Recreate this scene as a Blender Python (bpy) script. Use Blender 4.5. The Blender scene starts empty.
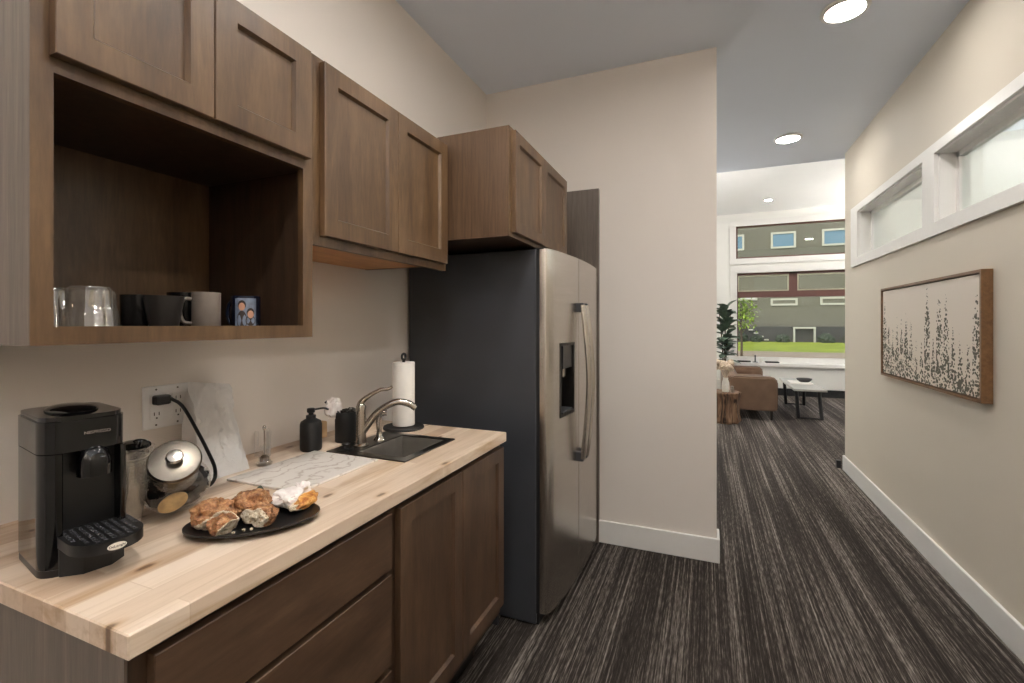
import bpy, bmesh, math, random
from mathutils import Vector, Matrix, noise
random.seed(7)
PI = math.pi
SC = bpy.context.scene
COL = SC.collection

# ------------------------------------------------------------------ camera
cam_d = bpy.data.cameras.new('camera'); cam = bpy.data.objects.new('camera', cam_d); COL.objects.link(cam)
cam_d.sensor_width = 36.0; cam_d.lens = 469 / 1024 * 36.0
cam_d.shift_y = -17.5 / 1024
cam_d.clip_start = 0.02; cam_d.clip_end = 300
cam.location = (0, 0, 1.34); cam.rotation_euler = (PI / 2, 0, math.atan(195 / 469))
SC.camera = cam
# ------------------------------------------------------------------ world, sun, exposure
W = bpy.data.worlds.new('sky'); SC.world = W; W.use_nodes = True
wn = W.node_tree; wn.nodes.clear()
sky = wn.nodes.new('ShaderNodeTexSky'); sky.sky_type = 'NISHITA'; sky.sun_disc = False
sky.sun_elevation = math.radians(48); sky.sun_rotation = math.radians(200)
bg = wn.nodes.new('ShaderNodeBackground'); bg.inputs[1].default_value = 0.30
wo = wn.nodes.new('ShaderNodeOutputWorld')
wn.links.new(sky.outputs[0], bg.inputs[0]); wn.links.new(bg.outputs[0], wo.inputs[0])
sun_d = bpy.data.lights.new('sun', 'SUN'); sun_d.energy = 2.3; sun_d.angle = 0.01; sun_d.color = (1, .95, .86)
sun = bpy.data.objects.new('sun', sun_d); COL.objects.link(sun)
sun.rotation_euler = (math.radians(42), 0, math.radians(-25))
vs = SC.view_settings
vs.view_transform = 'Standard'; vs.look = 'None'; vs.gamma = 1.0; vs.use_curve_mapping = False; vs.exposure = 0.36
SC.cycles.transparent_max_bounces = 32; SC.cycles.max_bounces = 12; SC.cycles.diffuse_bounces = 6
SC.cycles.caustics_reflective = False; SC.cycles.caustics_refractive = False
SC.cycles.use_denoising = True

# ------------------------------------------------------------------ node material helpers
def srgb(r, g, b):
    f = lambda c: (c / 255 / 12.92) if c / 255 <= .04045 else ((c / 255 + .055) / 1.055) ** 2.4
    return (f(r), f(g), f(b), 1)
class NM:
    def __init__(s, name):
        s.m = bpy.data.materials.new(name); s.m.use_nodes = True
        s.t = s.m.node_tree; s.n = s.t.nodes; s.l = s.t.links
        s.b = s.n['Principled BSDF']
    def new(s, t, **k):
        x = s.n.new(t)
        for a, v in k.items(): setattr(x, a, v)
        return x
    def link(s, a, b): s.l.new(a, b)
    def set(s, **k):
        for a, v in k.items():
            s.b.inputs[a.replace('_', ' ')].default_value = v
        return s
    def coord(s, scale=(1, 1, 1), rot=(0, 0, 0), out='Object', loc=(0, 0, 0)):
        tc = s.new('ShaderNodeTexCoord'); mp = s.new('ShaderNodeMapping')
        mp.inputs['Scale'].default_value = scale; mp.inputs['Rotation'].default_value = rot; mp.inputs['Location'].default_value = loc
        s.link(tc.outputs[out], mp.inputs[0]); return mp.outputs[0]
    def geo(s, scale=(1, 1, 1), loc=(0, 0, 0)):
        g = s.new('ShaderNodeNewGeometry'); mp = s.new('ShaderNodeMapping')
        mp.inputs['Scale'].default_value = scale; mp.inputs['Location'].default_value = loc
        s.link(g.outputs['Position'], mp.inputs[0]); return mp.outputs[0]
    def noise(s, vec, scale=5, detail=4, rough=.5, dist=0):
        x = s.new('ShaderNodeTexNoise'); x.inputs['Scale'].default_value = scale; x.inputs['Detail'].default_value = detail
        x.inputs['Roughness'].default_value = rough; x.inputs['Distortion'].default_value = dist
        s.link(vec, x.inputs['Vector']); return x.outputs['Fac']
    def ramp(s, fac, stops, interp='LINEAR'):
        r = s.new('ShaderNodeValToRGB'); r.color_ramp.interpolation = interp
        e = r.color_ramp.elements
        while len(e) < len(stops): e.new(.5)
        for x, (p, c) in zip(e, stops): x.position = p; x.color = c if len(c) == 4 else (*c, 1)
        s.link(fac, r.inputs[0]); return r.outputs[0]
    def math(s, op, a, b=None, c=None):
        x = s.new('ShaderNodeMath', operation=op)
        for i, v in enumerate((a, b, c)):
            if v is None: continue
            if isinstance(v, (int, float)): x.inputs[i].default_value = v
            else: s.link(v, x.inputs[i])
        return x.outputs[0]
    def mix(s, fac, a, b, mode='MIX'):
        x = s.new('ShaderNodeMix', data_type='RGBA', blend_type=mode)
        for i, v in ((0, fac), (6, a), (7, b)):
            if isinstance(v, (int, float)): x.inputs[i].default_value = v
            elif isinstance(v, tuple): x.inputs[i].default_value = v
            else: s.link(v, x.inputs[i])
        return x.outputs[2]
    def color(s, c): s.link(c, s.b.inputs['Base Color']); return s
    def bump(s, h, strength=.2, dist=.01):
        x = s.new('ShaderNodeBump'); x.inputs['Strength'].default_value = strength; x.inputs['Distance'].default_value = dist
        s.link(h, x.inputs['Height']); s.link(x.outputs[0], s.b.inputs['Normal']); return s

def plain(name, rgb, rough=.5, metal=0, spec=.5, var=.06, vs_=30, **k):
    m = NM(name); c = srgb(*rgb); v = m.noise(m.geo(), vs_, 3)
    d = tuple(x * (1 - var) for x in c[:3]) + (1,); u = tuple(min(1, x * (1 + var)) for x in c[:3]) + (1,)
    m.color(m.ramp(v, [(.3, d), (.7, u)]))
    m.set(Roughness=rough, Metallic=metal, **k); m.b.inputs['Specular IOR Level'].default_value = spec
    return m.m
def wall_paint(name, rgb, rough=.62):
    m = NM(name); c = srgb(*rgb); v = m.noise(m.geo(), 1.5, 2)
    m.color(m.ramp(v, [(.3, tuple(x * .97 for x in c[:3])), (.7, c)]))
    m.set(Roughness=rough); m.bump(m.noise(m.geo(), 220, 3), .12, .002); return m.m
def wood(name, dark, mid, light, grain=(14, 14, 1.3), rough=.42, blot=.5):
    m = NM(name)
    g = m.noise(m.geo(grain), 3.0, 6, .6, .6)
    f = m.noise(m.geo(tuple(x * 7 for x in grain)), 3.0, 3, .6)
    b = m.noise(m.geo((3, 3, 3)), 1.8, 4, .6)
    base = m.ramp(g, [(.25, srgb(*dark)), (.5, srgb(*mid)), (.78, srgb(*light))])
    fine = m.ramp(f, [(.3, (.80, .80, .80)), (.7, (1.06, 1.06, 1.06))])
    bl = m.ramp(b, [(.3, (.78, .76, .74)), (.7, (1.12, 1.12, 1.12))])
    c = m.mix(1, base, fine, 'MULTIPLY'); c = m.mix(blot, c, m.mix(1, c, bl, 'MULTIPLY'))
    m.color(c); m.set(Roughness=rough); m.bump(f, .08, .002); return m.m
M = {}
M['wall'] = wall_paint('warm_wall_paint', (227, 219, 211))
M['wall_dimmed'] = wall_paint('dimmed_wall_paint', (208, 199, 184))  # same wall paint, the right wall's dimmer light put into the colour
M['white_wall'] = wall_paint('white_wall_paint', (238, 237, 232))
M['ceiling'] = wall_paint('dimmed_ceiling_paint', (222, 229, 240))  # same white as the far ceiling, toned down and cooled for weaker light
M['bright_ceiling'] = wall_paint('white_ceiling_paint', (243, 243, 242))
M['trim'] = plain('white_trim_paint', (232, 230, 226), .35, var=.01)
M['wood'] = wood('stained_cabinet_wood', (72, 51, 33), (97, 73, 49), (120, 93, 65), grain=(6, 6, .8), blot=.9)
M['wood_h'] = wood('stained_drawer_wood', (64, 47, 34), (83, 62, 46), (101, 78, 59), grain=(5, .9, 5), blot=.9)
M['wood_base'] = wood('stained_base_door_wood', (64, 47, 34), (83, 62, 46), (101, 78, 59), grain=(5, 5, .8), blot=.9)
M['wood_side'] = wood('grey_brown_panel_wood', (88, 78, 70), (105, 94, 85), (121, 109, 98), grain=(22, 22, .9), blot=.25)
M['wood_sideC'] = wood('brown_side_panel_wood', (74, 54, 38), (97, 74, 54), (115, 90, 68), grain=(20, 20, .9), blot=.3)
M['wood_dark'] = wood('dark_interior_and_gap_shade', (46, 33, 25), (62, 46, 34), (78, 58, 43))
M['wood_natural'] = wood('natural_underside_wood', (176, 118, 62), (198, 138, 78), (210, 152, 92), grain=(8, 1, 8))
M['black'] = plain('matte_black', (22, 22, 23), .55)
M['black_gloss'] = plain('glossy_black_plastic', (7, 7, 8), .06, var=.02)
M['black_satin'] = plain('satin_black_plastic', (20, 20, 21), .32)
M['dark_grey'] = plain('dark_grey_plastic', (60, 60, 63), .4)
M['fridge_side'] = plain('charcoal_fridge_side', (60, 62, 67), .42, vs_=6)
M['steel_dark'] = plain('brushed_dark_steel', (96, 92, 88), .3, 1)
M['chrome'] = plain('polished_nickel', (188, 182, 174), .16, 1)
M['nickel'] = plain('brushed_nickel', (168, 160, 150), .27, 1)
M['white_plastic'] = plain('white_plastic', (238, 238, 238), .35, var=.01)
M['off_white'] = plain('paper_white', (236, 232, 226), .85, var=.02)
M['leather'] = plain('brown_leather', (110, 86, 68), .45, var=.12, vs_=9)
M['art_frame'] = wood('walnut_frame_wood', (98, 68, 42), (122, 88, 56), (140, 104, 70), grain=(20, 3, 20))
M['maroon'] = plain('bronze_window_frame', (96, 62, 56), .45)
M['green_leaf'] = plain('dark_green_leaf', (92, 110, 94), .4, var=.25, vs_=14)
M['tree_leaf'] = plain('yellow_green_leaf', (150, 178, 48), .6, var=.25, vs_=5)
M['bark'] = plain('bark_brown', (92, 74, 58), .85, var=.2)
M['pampas'] = plain('beige_pampas_plume', (204, 186, 164), .9, var=.1)
M['ceramic_grey'] = plain('grey_ceramic', (128, 118, 110), .3)
M['ceramic_black'] = plain('black_ceramic', (14, 13, 14), .22)
M['ceramic_white'] = plain('white_ceramic', (226, 222, 214), .3)
M['navy'] = plain('dark_blue_ceramic', (22, 27, 46), .2)
M['green_handle'] = plain('dark_green_handle', (52, 58, 44), .4)
M['label_tan'] = plain('tan_paper_label', (188, 158, 112), .6, var=.2, vs_=70)
M['concrete'] = plain('pale_concrete', (148, 128, 100), .9, vs_=1)
M['shrub'] = plain('dark_shrub', (46, 56, 36), .9, var=.4, vs_=2)
M['siding_trim'] = plain('cream_window_trim', (176, 172, 150), .6)
M['blue_pane'] = plain('painted_reflection_pane', (84, 116, 128), .15)  # sky reflection put into the base colour
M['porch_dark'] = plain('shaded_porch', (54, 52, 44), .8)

def m_steel():                                          # brushed stainless door skin
    m = NM('brushed_stainless_steel')
    v = m.noise(m.geo((3, 3, 260)), 2, 3, .6)
    m.color(m.ramp(v, [(.3, srgb(196, 190, 182)), (.7, srgb(212, 206, 199))]))
    m.set(Metallic=1, Roughness=.27); m.b.inputs['Anisotropic'].default_value = .5
    return m.m
M['steel'] = m_steel()
def m_carpet():
    m = NM('striped_carpet')
    a = m.noise(m.geo((88, .5, 0)), 1.0, 4, .8)            # fine streaks running into the room
    b = m.noise(m.geo((170, 16, 0)), 1.0, 2, .6)             # broken yarn
    c = m.noise(m.geo((9, .35, 0)), 1.0, 2, .5)              # broad bands
    d = m.noise(m.geo((420, 420, 420)), 1.0, 2)
    s = m.math('ADD', m.math('MULTIPLY', a, .62), m.math('MULTIPLY', b, .26))
    s = m.math('ADD', s, m.math('MULTIPLY', c, .26))
    s = m.math('ADD', s, m.math('MULTIPLY', d, .06))
    col = m.ramp(s, [(.51, srgb(41, 36, 33)), (.60, srgb(59, 53, 49)), (.66, srgb(102, 95, 89)), (.755, srgb(158, 151, 144))])
    m.color(col); m.set(Roughness=.95); m.b.inputs['Specular IOR Level'].default_value = .15
    m.bump(m.math('ADD', s, m.noise(m.geo((600, 600, 600)), 1, 1)), .5, .004); return m.m
M['carpet'] = m_carpet()
def m_butcher():
    m = NM('butcher_block_maple')
    br = m.new('ShaderNodeTexBrick'); br.offset = .37; br.squash = 1
    for k, v in (('Scale', 1), ('Mortar Size', .0012), ('Brick Width', .74), ('Row Height', .062), ('Bias', 0), ('Mortar Smooth', .3)):
        br.inputs[k].default_value = v
    br.inputs['Color1'].default_value = (0, 0, 0, 1); br.inputs['Color2'].default_value = (1, 1, 1, 1); br.inputs['Mortar'].default_value = (.45, .45, .45, 1)
    tc = m.new('ShaderNodeNewGeometry'); mp = m.new('ShaderNodeMapping'); mp.inputs['Rotation'].default_value = (0, 0, PI / 2)
    mp.inputs['Location'].default_value = (.2, .015, 0)
    m.link(tc.outputs['Position'], mp.inputs[0]); m.link(mp.outputs[0], br.inputs['Vector'])
    tone = m.ramp(br.outputs['Color'], [(0, srgb(188, 160, 134)), (.5, srgb(212, 190, 168)), (1, srgb(229, 211, 192))])
    g = m.noise(m.geo((34, 2.4, 34)), 1.6, 5, .6, .8)
    gr = m.ramp(g, [(.3, (.84, .80, .74)), (.55, (1.0, 1.0, 1.0))])
    streak = m.noise(m.geo((9, .9, 9), (3, 1, 0)), 1.7, 4, .6, .5)
    st = m.ramp(streak, [(.54, (1, 1, 1)), (.70, (.74, .62, .47))])
    vo = m.new('ShaderNodeTexVoronoi', voronoi_dimensions='2D'); vo.inputs['Scale'].default_value = 1; m.link(m.geo((7.5, 3.2, 0), (.45, .2, 0)), vo.inputs['Vector'])
    kn = m.ramp(m.math('ADD', vo.outputs['Distance'], m.math('MULTIPLY', m.noise(m.geo(), 60, 2), .03)), [(.045, (.26, .19, .13)), (.075, (.86, .78, .68)), (.12, (1, 1, 1))])
    c = m.mix(1, tone, gr, 'MULTIPLY'); c = m.mix(1, c, st, 'MULTIPLY'); c = m.mix(1, c, kn, 'MULTIPLY')
    m.color(c); m.set(Roughness=.33); m.bump(g, .05, .001); return m.m
M['butcher'] = m_butcher()
def m_marble():
    m = NM('white_veined_marble')
    w = m.new('ShaderNodeTexWave'); w.inputs['Scale'].default_value = 2.2; w.inputs['Distortion'].default_value = 14
    w.inputs['Detail'].default_value = 5; w.inputs['Detail Scale'].default_value = 1.6; m.link(m.geo((3, 3, 3)), w.inputs['Vector'])
    m.color(m.ramp(w.outputs['Fac'], [(0, srgb(198, 187, 176)), (.08, srgb(218, 210, 202)), (.3, srgb(226, 219, 211))])); m.set(Roughness=.25); return m.m
M['marble'] = m_marble()
def m_pastry():
    m = NM('browned_crust')
    v = m.noise(m.geo(), 60, 5, .6); w = m.noise(m.geo(), 260, 2)
    c = m.ramp(v, [(.32, srgb(104, 64, 38)), (.5, srgb(158, 110, 72)), (.68, srgb(200, 158, 114))])
    m.color(m.mix(1, c, m.ramp(w, [(.35, (.7, .66, .6)), (.6, (1.1, 1.1, 1.1))]), 'MULTIPLY'))
    m.set(Roughness=.5); m.bump(m.noise(m.geo(), 180, 4), .8, .004); return m.m
M['crust'] = m_pastry()
def m_crumb():
    m = NM('pale_crumb'); v = m.noise(m.geo(), 190, 4, .7)
    m.color(m.ramp(v, [(.3, srgb(158, 124, 80)), (.5, srgb(222, 208, 184)), (.7, srgb(240, 232, 218))]))
    m.set(Roughness=.8); m.bump(v, 1, .006); return m.m
M['crumb'] = m_crumb()
def m_egg():
    m = NM('egg_and_cheese_filling'); v = m.noise(m.geo(), 90, 3)
    m.color(m.ramp(v, [(.35, srgb(168, 100, 48)), (.5, srgb(212, 150, 76)), (.7, srgb(230, 186, 116))])); m.set(Roughness=.5); return m.m
M['egg'] = m_egg()
def m_wrap():
    m = NM('creased_white_paper'); v = m.noise(m.geo(), 40, 4)
    m.color(m.ramp(v, [(.3, srgb(206, 192, 186)), (.6, srgb(238, 232, 228)), (.8, srgb(246, 243, 240))])); m.set(Roughness=.6)
    m.bump(m.noise(m.geo(), 30, 4), .6, .01); return m.m
M['wrap'] = m_wrap()
def glassy(name, col=(1, 1, 1, 1), alpha=.12, rough=.03, tint=.97, milk=0):     # thin clear sheet: light passes straight through, edges reflect
    m = NM(name); m.n.remove(m.b)
    tr = m.new('ShaderNodeBsdfTransparent'); tr.inputs[0].default_value = tuple(c * tint for c in col[:3]) + (1,)
    gl = m.new('ShaderNodeBsdfGlossy'); gl.inputs['Roughness'].default_value = rough; gl.inputs['Color'].default_value = (1, 1, 1, 1)
    fr = m.new('ShaderNodeFresnel'); gb = m.new('ShaderNodeNewGeometry'); m.link(m.math('SUBTRACT', 1.5, m.math('MULTIPLY', gb.outputs['Backfacing'], .8333)), fr.inputs[0])
    f = m.math('MINIMUM', m.math('ADD', fr.outputs[0], alpha * .3), 1.0)
    mx = m.new('ShaderNodeMixShader'); m.link(f, mx.inputs[0]); m.link(tr.outputs[0], mx.inputs[1]); m.link(gl.outputs[0], mx.inputs[2])
    if milk:
        df = m.new('ShaderNodeBsdfDiffuse'); df.inputs[0].default_value = (.9, .86, .8, 1); m2 = m.new('ShaderNodeMixShader'); m2.inputs[0].default_value = milk
        m.link(mx.outputs[0], m2.inputs[1]); m.link(df.outputs[0], m2.inputs[2]); m.link(m2.outputs[0], m.n['Material Output'].inputs[0]); return m.m
    m.link(mx.outputs[0], m.n['Material Output'].inputs[0]); return m.m
M['glass'] = glassy('window_glass', alpha=.0, tint=.95)
M['glass_green'] = glassy('greenish_window_glass', (.97, 1, .985, 1), 0, tint=.95)
M['jar_glass'] = glassy('clear_jar_glass', alpha=.2, tint=.92)
M['cup_plastic'] = glassy('clear_cup_plastic', (1, .99, .97, 1), .15, .15, tint=.98, milk=.12)
def m_bag():
    m = NM('translucent_white_bag')
    m.set(Roughness=.35); m.b.inputs['Base Color'].default_value = srgb(244, 242, 240)
    tl = m.new('ShaderNodeBsdfTranslucent'); tl.inputs[0].default_value = srgb(240, 236, 232)
    tr = m.new('ShaderNodeBsdfTransparent')
    a = m.new('ShaderNodeMixShader'); a.inputs[0].default_value = .22
    m.link(m.b.outputs[0], a.inputs[1]); m.link(tl.outputs[0], a.inputs[2])
    b = m.new('ShaderNodeMixShader'); b.inputs[0].default_value = .07
    m.link(a.outputs[0], b.inputs[1]); m.link(tr.outputs[0], b.inputs[2])
    m.bump(m.noise(m.geo(), 20, 5, .6, 1.5), .9, .015)
    m.link(b.outputs[0], m.n['Material Output'].inputs[0]); return m.m
M['bag'] = m_bag()
def m_emit(name, strength, col=(1, .957, .905, 1)):
    m = NM(name); m.b.inputs['Emission Color'].default_value = col; m.b.inputs['Emission Strength'].default_value = strength
    m.b.inputs['Base Color'].default_value = (.9, .9, .9, 1); return m.m
def m_lawn():
    m = NM('mown_lawn'); v = m.noise(m.geo((1, 1, 1)), .6, 6, .7)
    m.color(m.ramp(v, [(.3, srgb(104, 118, 14)), (.6, srgb(148, 158, 24)), (.8, srgb(170, 178, 44))])); m.set(Roughness=.9); return m.m
M['lawn'] = m_lawn()
def m_siding():
    m = NM('olive_grey_siding'); v = m.noise(m.geo((.3, .3, .3)), 1, 3)
    w = m.new('ShaderNodeTexWave'); w.bands_direction = 'Z'; w.inputs['Scale'].default_value = 1.6; m.link(m.geo(), w.inputs['Vector'])
    c = m.ramp(v, [(.3, srgb(88, 85, 66)), (.7, srgb(102, 98, 78))])
    m.color(m.mix(1, c, m.ramp(w.outputs['Fac'], [(0, (.9, .9, .9)), (.3, (1, 1, 1))]), 'MULTIPLY')); m.set(Roughness=.8); return m.m
M['siding'] = m_siding()
def m_art():
    # off-white canvas with dark plant-like columns of leaf dabs; own coordinates: Generated y across, z up
    m = NM('painted_canvas'); tc = m.new('ShaderNodeTexCoord'); sp = m.new('ShaderNodeSeparateXYZ'); m.link(tc.outputs['Generated'], sp.inputs[0])
    y, z = sp.outputs[1], sp.outputs[2]
    k = m.math('MULTIPLY', y, 17.0); cell = m.math('FLOOR', k); fr = m.math('SUBTRACT', k, cell)
    wn_ = m.new('ShaderNodeTexWhiteNoise', noise_dimensions='1D'); m.link(m.math('ADD', cell, 11.5), wn_.inputs['W'])
    h = m.math('ADD', m.math('MULTIPLY', wn_.outputs['Value'], .55), .44)             # height of each plume
    side = m.math('ABSOLUTE', m.math('SUBTRACT', fr, .5))
    fall = m.math('SUBTRACT', h, z)
    w_ = m.math('MULTIPLY', m.math('MAXIMUM', fall, 0), 1.3)
    inside = m.math('SUBTRACT', m.math('ADD', w_, .12), side)                          # >0 inside the plume
    inside = m.math('MINIMUM', inside, m.math('MULTIPLY', fall, 6))
    vo = m.new('ShaderNodeTexVoronoi'); vo.inputs['Scale'].default_value = 1
    mp = m.new('ShaderNodeMapping'); mp.inputs['Scale'].default_value = (0, 74, 40); m.link(tc.outputs['Generated'], mp.inputs[0])
    ns = m.new('ShaderNodeTexNoise'); ns.inputs['Scale'].default_value = 9; m.link(tc.outputs['Generated'], ns.inputs['Vector'])
    m.link(mp.outputs[0], vo.inputs['Vector'])
    r = m.math('MULTIPLY', m.math('MINIMUM', m.math('MAXIMUM', inside, 0), .34), 1.5)
    r = m.math('ADD', r, m.math('MULTIPLY', m.math('SUBTRACT', ns.outputs['Fac'], .5), .7))
    lt = m.math('SUBTRACT', r, vo.outputs['Distance'])
    on = m.math('MULTIPLY', m.math('GREATER_THAN', lt, -.04), m.math('GREATER_THAN', inside, 0))
    bgc = m.ramp(z, [(0, srgb(216, 205, 190)), (1, srgb(222, 212, 200))])
    m.color(m.mix(on, bgc, srgb(84, 80, 66))); m.set(Roughness=.8); return m.m
M['art'] = m_art()
def m_stump():
    m = NM('grooved_stump_bark'); w = m.noise(m.geo((26, 26, 2.4)), 1, 3, .5, 1.0)
    m.color(m.ramp(w, [(.38, srgb(54, 38, 28)), (.5, srgb(112, 84, 62)), (.7, srgb(146, 116, 90))])); m.set(Roughness=.8); m.bump(w, 1, .02); return m.m
M['stump'] = m_stump()

# ------------------------------------------------------------------ geometry helpers
def new(): return bmesh.new()
def box(bm, x0, x1, y0, y1, z0, z1, bev=0, seg=1):
    r = bmesh.ops.create_cube(bm, size=1)
    for v in r['verts']:
        v.co = Vector(((x0 + x1) / 2 + v.co.x * (x1 - x0), (y0 + y1) / 2 + v.co.y * (y1 - y0), (z0 + z1) / 2 + v.co.z * (z1 - z0)))
    if bev:
        es = set(e for v in r['verts'] for e in v.link_edges)
        bmesh.ops.bevel(bm, geom=list(es), offset=bev, segments=seg, affect='EDGES', profile=.5)
    return bm
def lathe(bm, prof, loc=(0, 0, 0), seg=32, mat=None, cap=True):
    rings = []
    for r, z in prof:
        ring = []
        for i in range(seg):
            a = 2 * PI * i / seg; p = Vector((r * math.cos(a), r * math.sin(a), z))
            if mat: p = mat @ p
            ring.append(bm.verts.new(p + Vector(loc)))
        rings.append(ring)
    for a, b in zip(rings, rings[1:]):
        for i in range(seg):
            bm.faces.new((a[i], a[(i + 1) % seg], b[(i + 1) % seg], b[i]))
    if cap:
        for ring, rev in ((rings[0], True), (rings[-1], False)):
            try: bm.faces.new(list(reversed(ring)) if rev else ring)
            except ValueError: pass
    return bm
def spline(pts, n=8):
    P = [Vector(p) for p in pts]; P = [P[0] * 2 - P[1]] + P + [P[-1] * 2 - P[-2]]; out = []
    for i in range(1, len(P) - 2):
        for k in range(n):
            t = k / n; a, b, c, d = P[i - 1:i + 3]
            out.append(.5 * ((2 * b) + (c - a) * t + (2 * a - 5 * b + 4 * c - d) * t * t + (3 * b - a - 3 * c + d) * t ** 3))
    out.append(P[-2]); return out
def tube(bm, pts, rad, seg=12, smooth=8, flat=1.0):
    p = spline(pts, smooth) if smooth else [Vector(q) for q in pts]
    rs = rad if isinstance(rad, (list, tuple)) else [rad] * len(pts)
    n = len(p); up = None; rings = []
    for i, c in enumerate(p):
        f = i / (n - 1) * (len(rs) - 1); k = min(int(f), len(rs) - 2) if len(rs) > 1 else 0
        r = rs[k] + (rs[k + 1] - rs[k]) * (f - k) if len(rs) > 1 else rs[0]
        t = (p[min(i + 1, n - 1)] - p[max(i - 1, 0)]).normalized()
        if up is None: up = t.orthogonal().normalized()
        up = (up - t * up.dot(t)).normalized(); s = t.cross(up)
        rings.append([bm.verts.new(c + (up * math.cos(a) + s * math.sin(a) * flat) * r) for a in [2 * PI * j / seg for j in range(seg)]])
    for a, b in zip(rings, rings[1:]):
        for i in range(seg): bm.faces.new((a[i], a[(i + 1) % seg], b[(i + 1) % seg], b[i]))
    bm.faces.new(list(reversed(rings[0]))); bm.faces.new(rings[-1]); return bm
def prism(bm, pts, z0, z1, axis='z'):
    def mk(p, h):
        return {'z': (p[0], p[1], h), 'y': (p[0], h, p[1]), 'x': (h, p[0], p[1])}[axis]
    a = [bm.verts.new(mk(p, z0)) for p in pts]; b = [bm.verts.new(mk(p, z1)) for p in pts]; n = len(pts)
    for i in range(n): bm.faces.new((a[i], a[(i + 1) % n], b[(i + 1) % n], b[i]))
    bm.faces.new(list(reversed(a))); bm.faces.new(b); return bm
def lump(bm, c, r, sub=3, amp=.25, freq=30, seed=0, rot=0):
    q = bmesh.ops.create_icosphere(bm, subdivisions=sub, radius=1)
    R = Matrix.Rotation(rot, 3, 'Z')
    for v in q['verts']:
        d = v.co.normalized(); s = 1 + amp * noise.noise(d * freq * .06 + Vector((seed, seed * .7, 0))) + amp * .35 * noise.noise(d * freq * .2 + Vector((seed, 3, 0)))
        v.co = Vector(c) + R @ Vector((d.x * r[0] * s, d.y * r[1] * s, d.z * r[2] * s))
    return q['verts']
WL = {}                                                # world location of unrotated parents
def wloc(o):
    v = Vector((0, 0, 0))
    while o: v = v + o.location; o = o.parent
    return v
def obj(name, bm, mat, parent=None, local=False, smooth=False, loc=None):
    """link a bmesh as one object; world-space vertices unless local"""
    me = bpy.data.meshes.new(name)
    bmesh.ops.recalc_face_normals(bm, faces=bm.faces)
    off = Vector((0, 0, 0))
    if parent and not local: off = wloc(parent)
    if loc is not None and not parent and not local: off = Vector(loc)
    if off.length: bmesh.ops.translate(bm, verts=bm.verts, vec=-off)
    bm.to_mesh(me); bm.free()
    for m in (mat if isinstance(mat, (list, tuple)) else [mat]): me.materials.append(m)
    if smooth:
        for p in me.polygons: p.use_smooth = True
        try: me.set_sharp_from_angle(angle=math.radians(38))
        except Exception: pass
    o = bpy.data.objects.new(name, me); COL.objects.link(o)
    if parent: o.parent = parent
    elif loc is not None: o.location = loc
    return o
def tag(o, label, cat, group=None, kind=None):
    o['label'] = label; o['category'] = cat
    if group: o['group'] = group
    if kind: o['kind'] = kind
    return o
def thing(name, label, cat, loc=(0, 0, 0), rz=0, group=None):
    o = bpy.data.objects.new(name, None); COL.objects.link(o); o.location = loc; o.rotation_euler = (0, 0, rz)
    o.empty_display_size = .05
    return tag(o, label, cat, group)
def struct(name, bm, m, parent=None, smooth=False):
    o = obj(name, bm, m, parent, smooth=smooth)
    if not parent: o['kind'] = 'structure'
    return o
def dup(root, loc, rz=None, label=None, group=None):
    r = root.copy(); COL.objects.link(r); r.location = loc
    if rz is not None: r.rotation_euler = (0, 0, rz)
    if label: r['label'] = label
    if group: r['group'] = group
    for ch in list(root.children):
        c = ch.copy(); COL.objects.link(c); c.parent = r
        for g in list(ch.children):
            d = g.copy(); COL.objects.link(d); d.parent = c
    return r
def cut(o, bm_cut):
    """carve a hole with a boolean and bake it into the mesh"""
    me = bpy.data.meshes.new('tmp'); bmesh.ops.recalc_face_normals(bm_cut, faces=bm_cut.faces); bm_cut.to_mesh(me); bm_cut.free()
    c = bpy.data.objects.new('tmp', me); COL.objects.link(c); c.location = wloc(o) * 0
    md = o.modifiers.new('b', 'BOOLEAN'); md.object = c; md.operation = 'DIFFERENCE'; md.solver = 'EXACT'
    bpy.context.view_layer.update()
    ev = o.evaluated_get(bpy.context.evaluated_depsgraph_get())
    nm = bpy.data.meshes.new_from_object(ev); o.modifiers.clear(); old = o.data; o.data = nm
    bpy.data.objects.remove(c); bpy.data.meshes.remove(me); bpy.data.meshes.remove(old)
    return o
def text_obj(name, body, size, mat, parent, matrix, extrude=.0004):
    cu = bpy.data.curves.new(name, 'FONT'); cu.body = body; cu.size = size; cu.extrude = extrude; cu.align_x = 'CENTER'; cu.align_y = 'CENTER'
    t = bpy.data.objects.new('tmp', cu); COL.objects.link(t); bpy.context.view_layer.update()
    me = bpy.data.meshes.new_from_object(t.evaluated_get(bpy.context.evaluated_depsgraph_get()))
    bpy.data.objects.remove(t); bpy.data.curves.remove(cu)
    me.transform(matrix); me.materials.clear(); me.materials.append(mat)
    o = bpy.data.objects.new(name, me); COL.objects.link(o); o.parent = parent; return o

# ================================================================== SETTING
XL, XR, H, YP, XPE = -1.386, 1.168, 2.90, 2.88, .05
YE = 5.14                                              # end of the right wall
YF, HF = 10.3, 3.52                                    # far wall and far ceiling
struct('floor', box(new(), -3.2, 5.2, -2.2, YF + .2, -.1, 0), M['carpet'])
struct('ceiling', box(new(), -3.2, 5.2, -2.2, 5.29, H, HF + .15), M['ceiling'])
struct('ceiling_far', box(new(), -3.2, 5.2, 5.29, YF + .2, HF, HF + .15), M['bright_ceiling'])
struct('wall_left', box(new(), XL - .12, XL, -2.2, YP + .12, 0, H), M['wall'])
struct('wall_partition', box(new(), XL, XPE, YP, YP + .12, 0, H), M['wall'])
struct('wall_back', box(new(), XL, 4.4, -2.2, -2.08, 0, H), M['wall'])
struct('wall_far_left', box(new(), -3.2, -3.08, YP + .12, YF, 0, HF), M['white_wall'])
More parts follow.
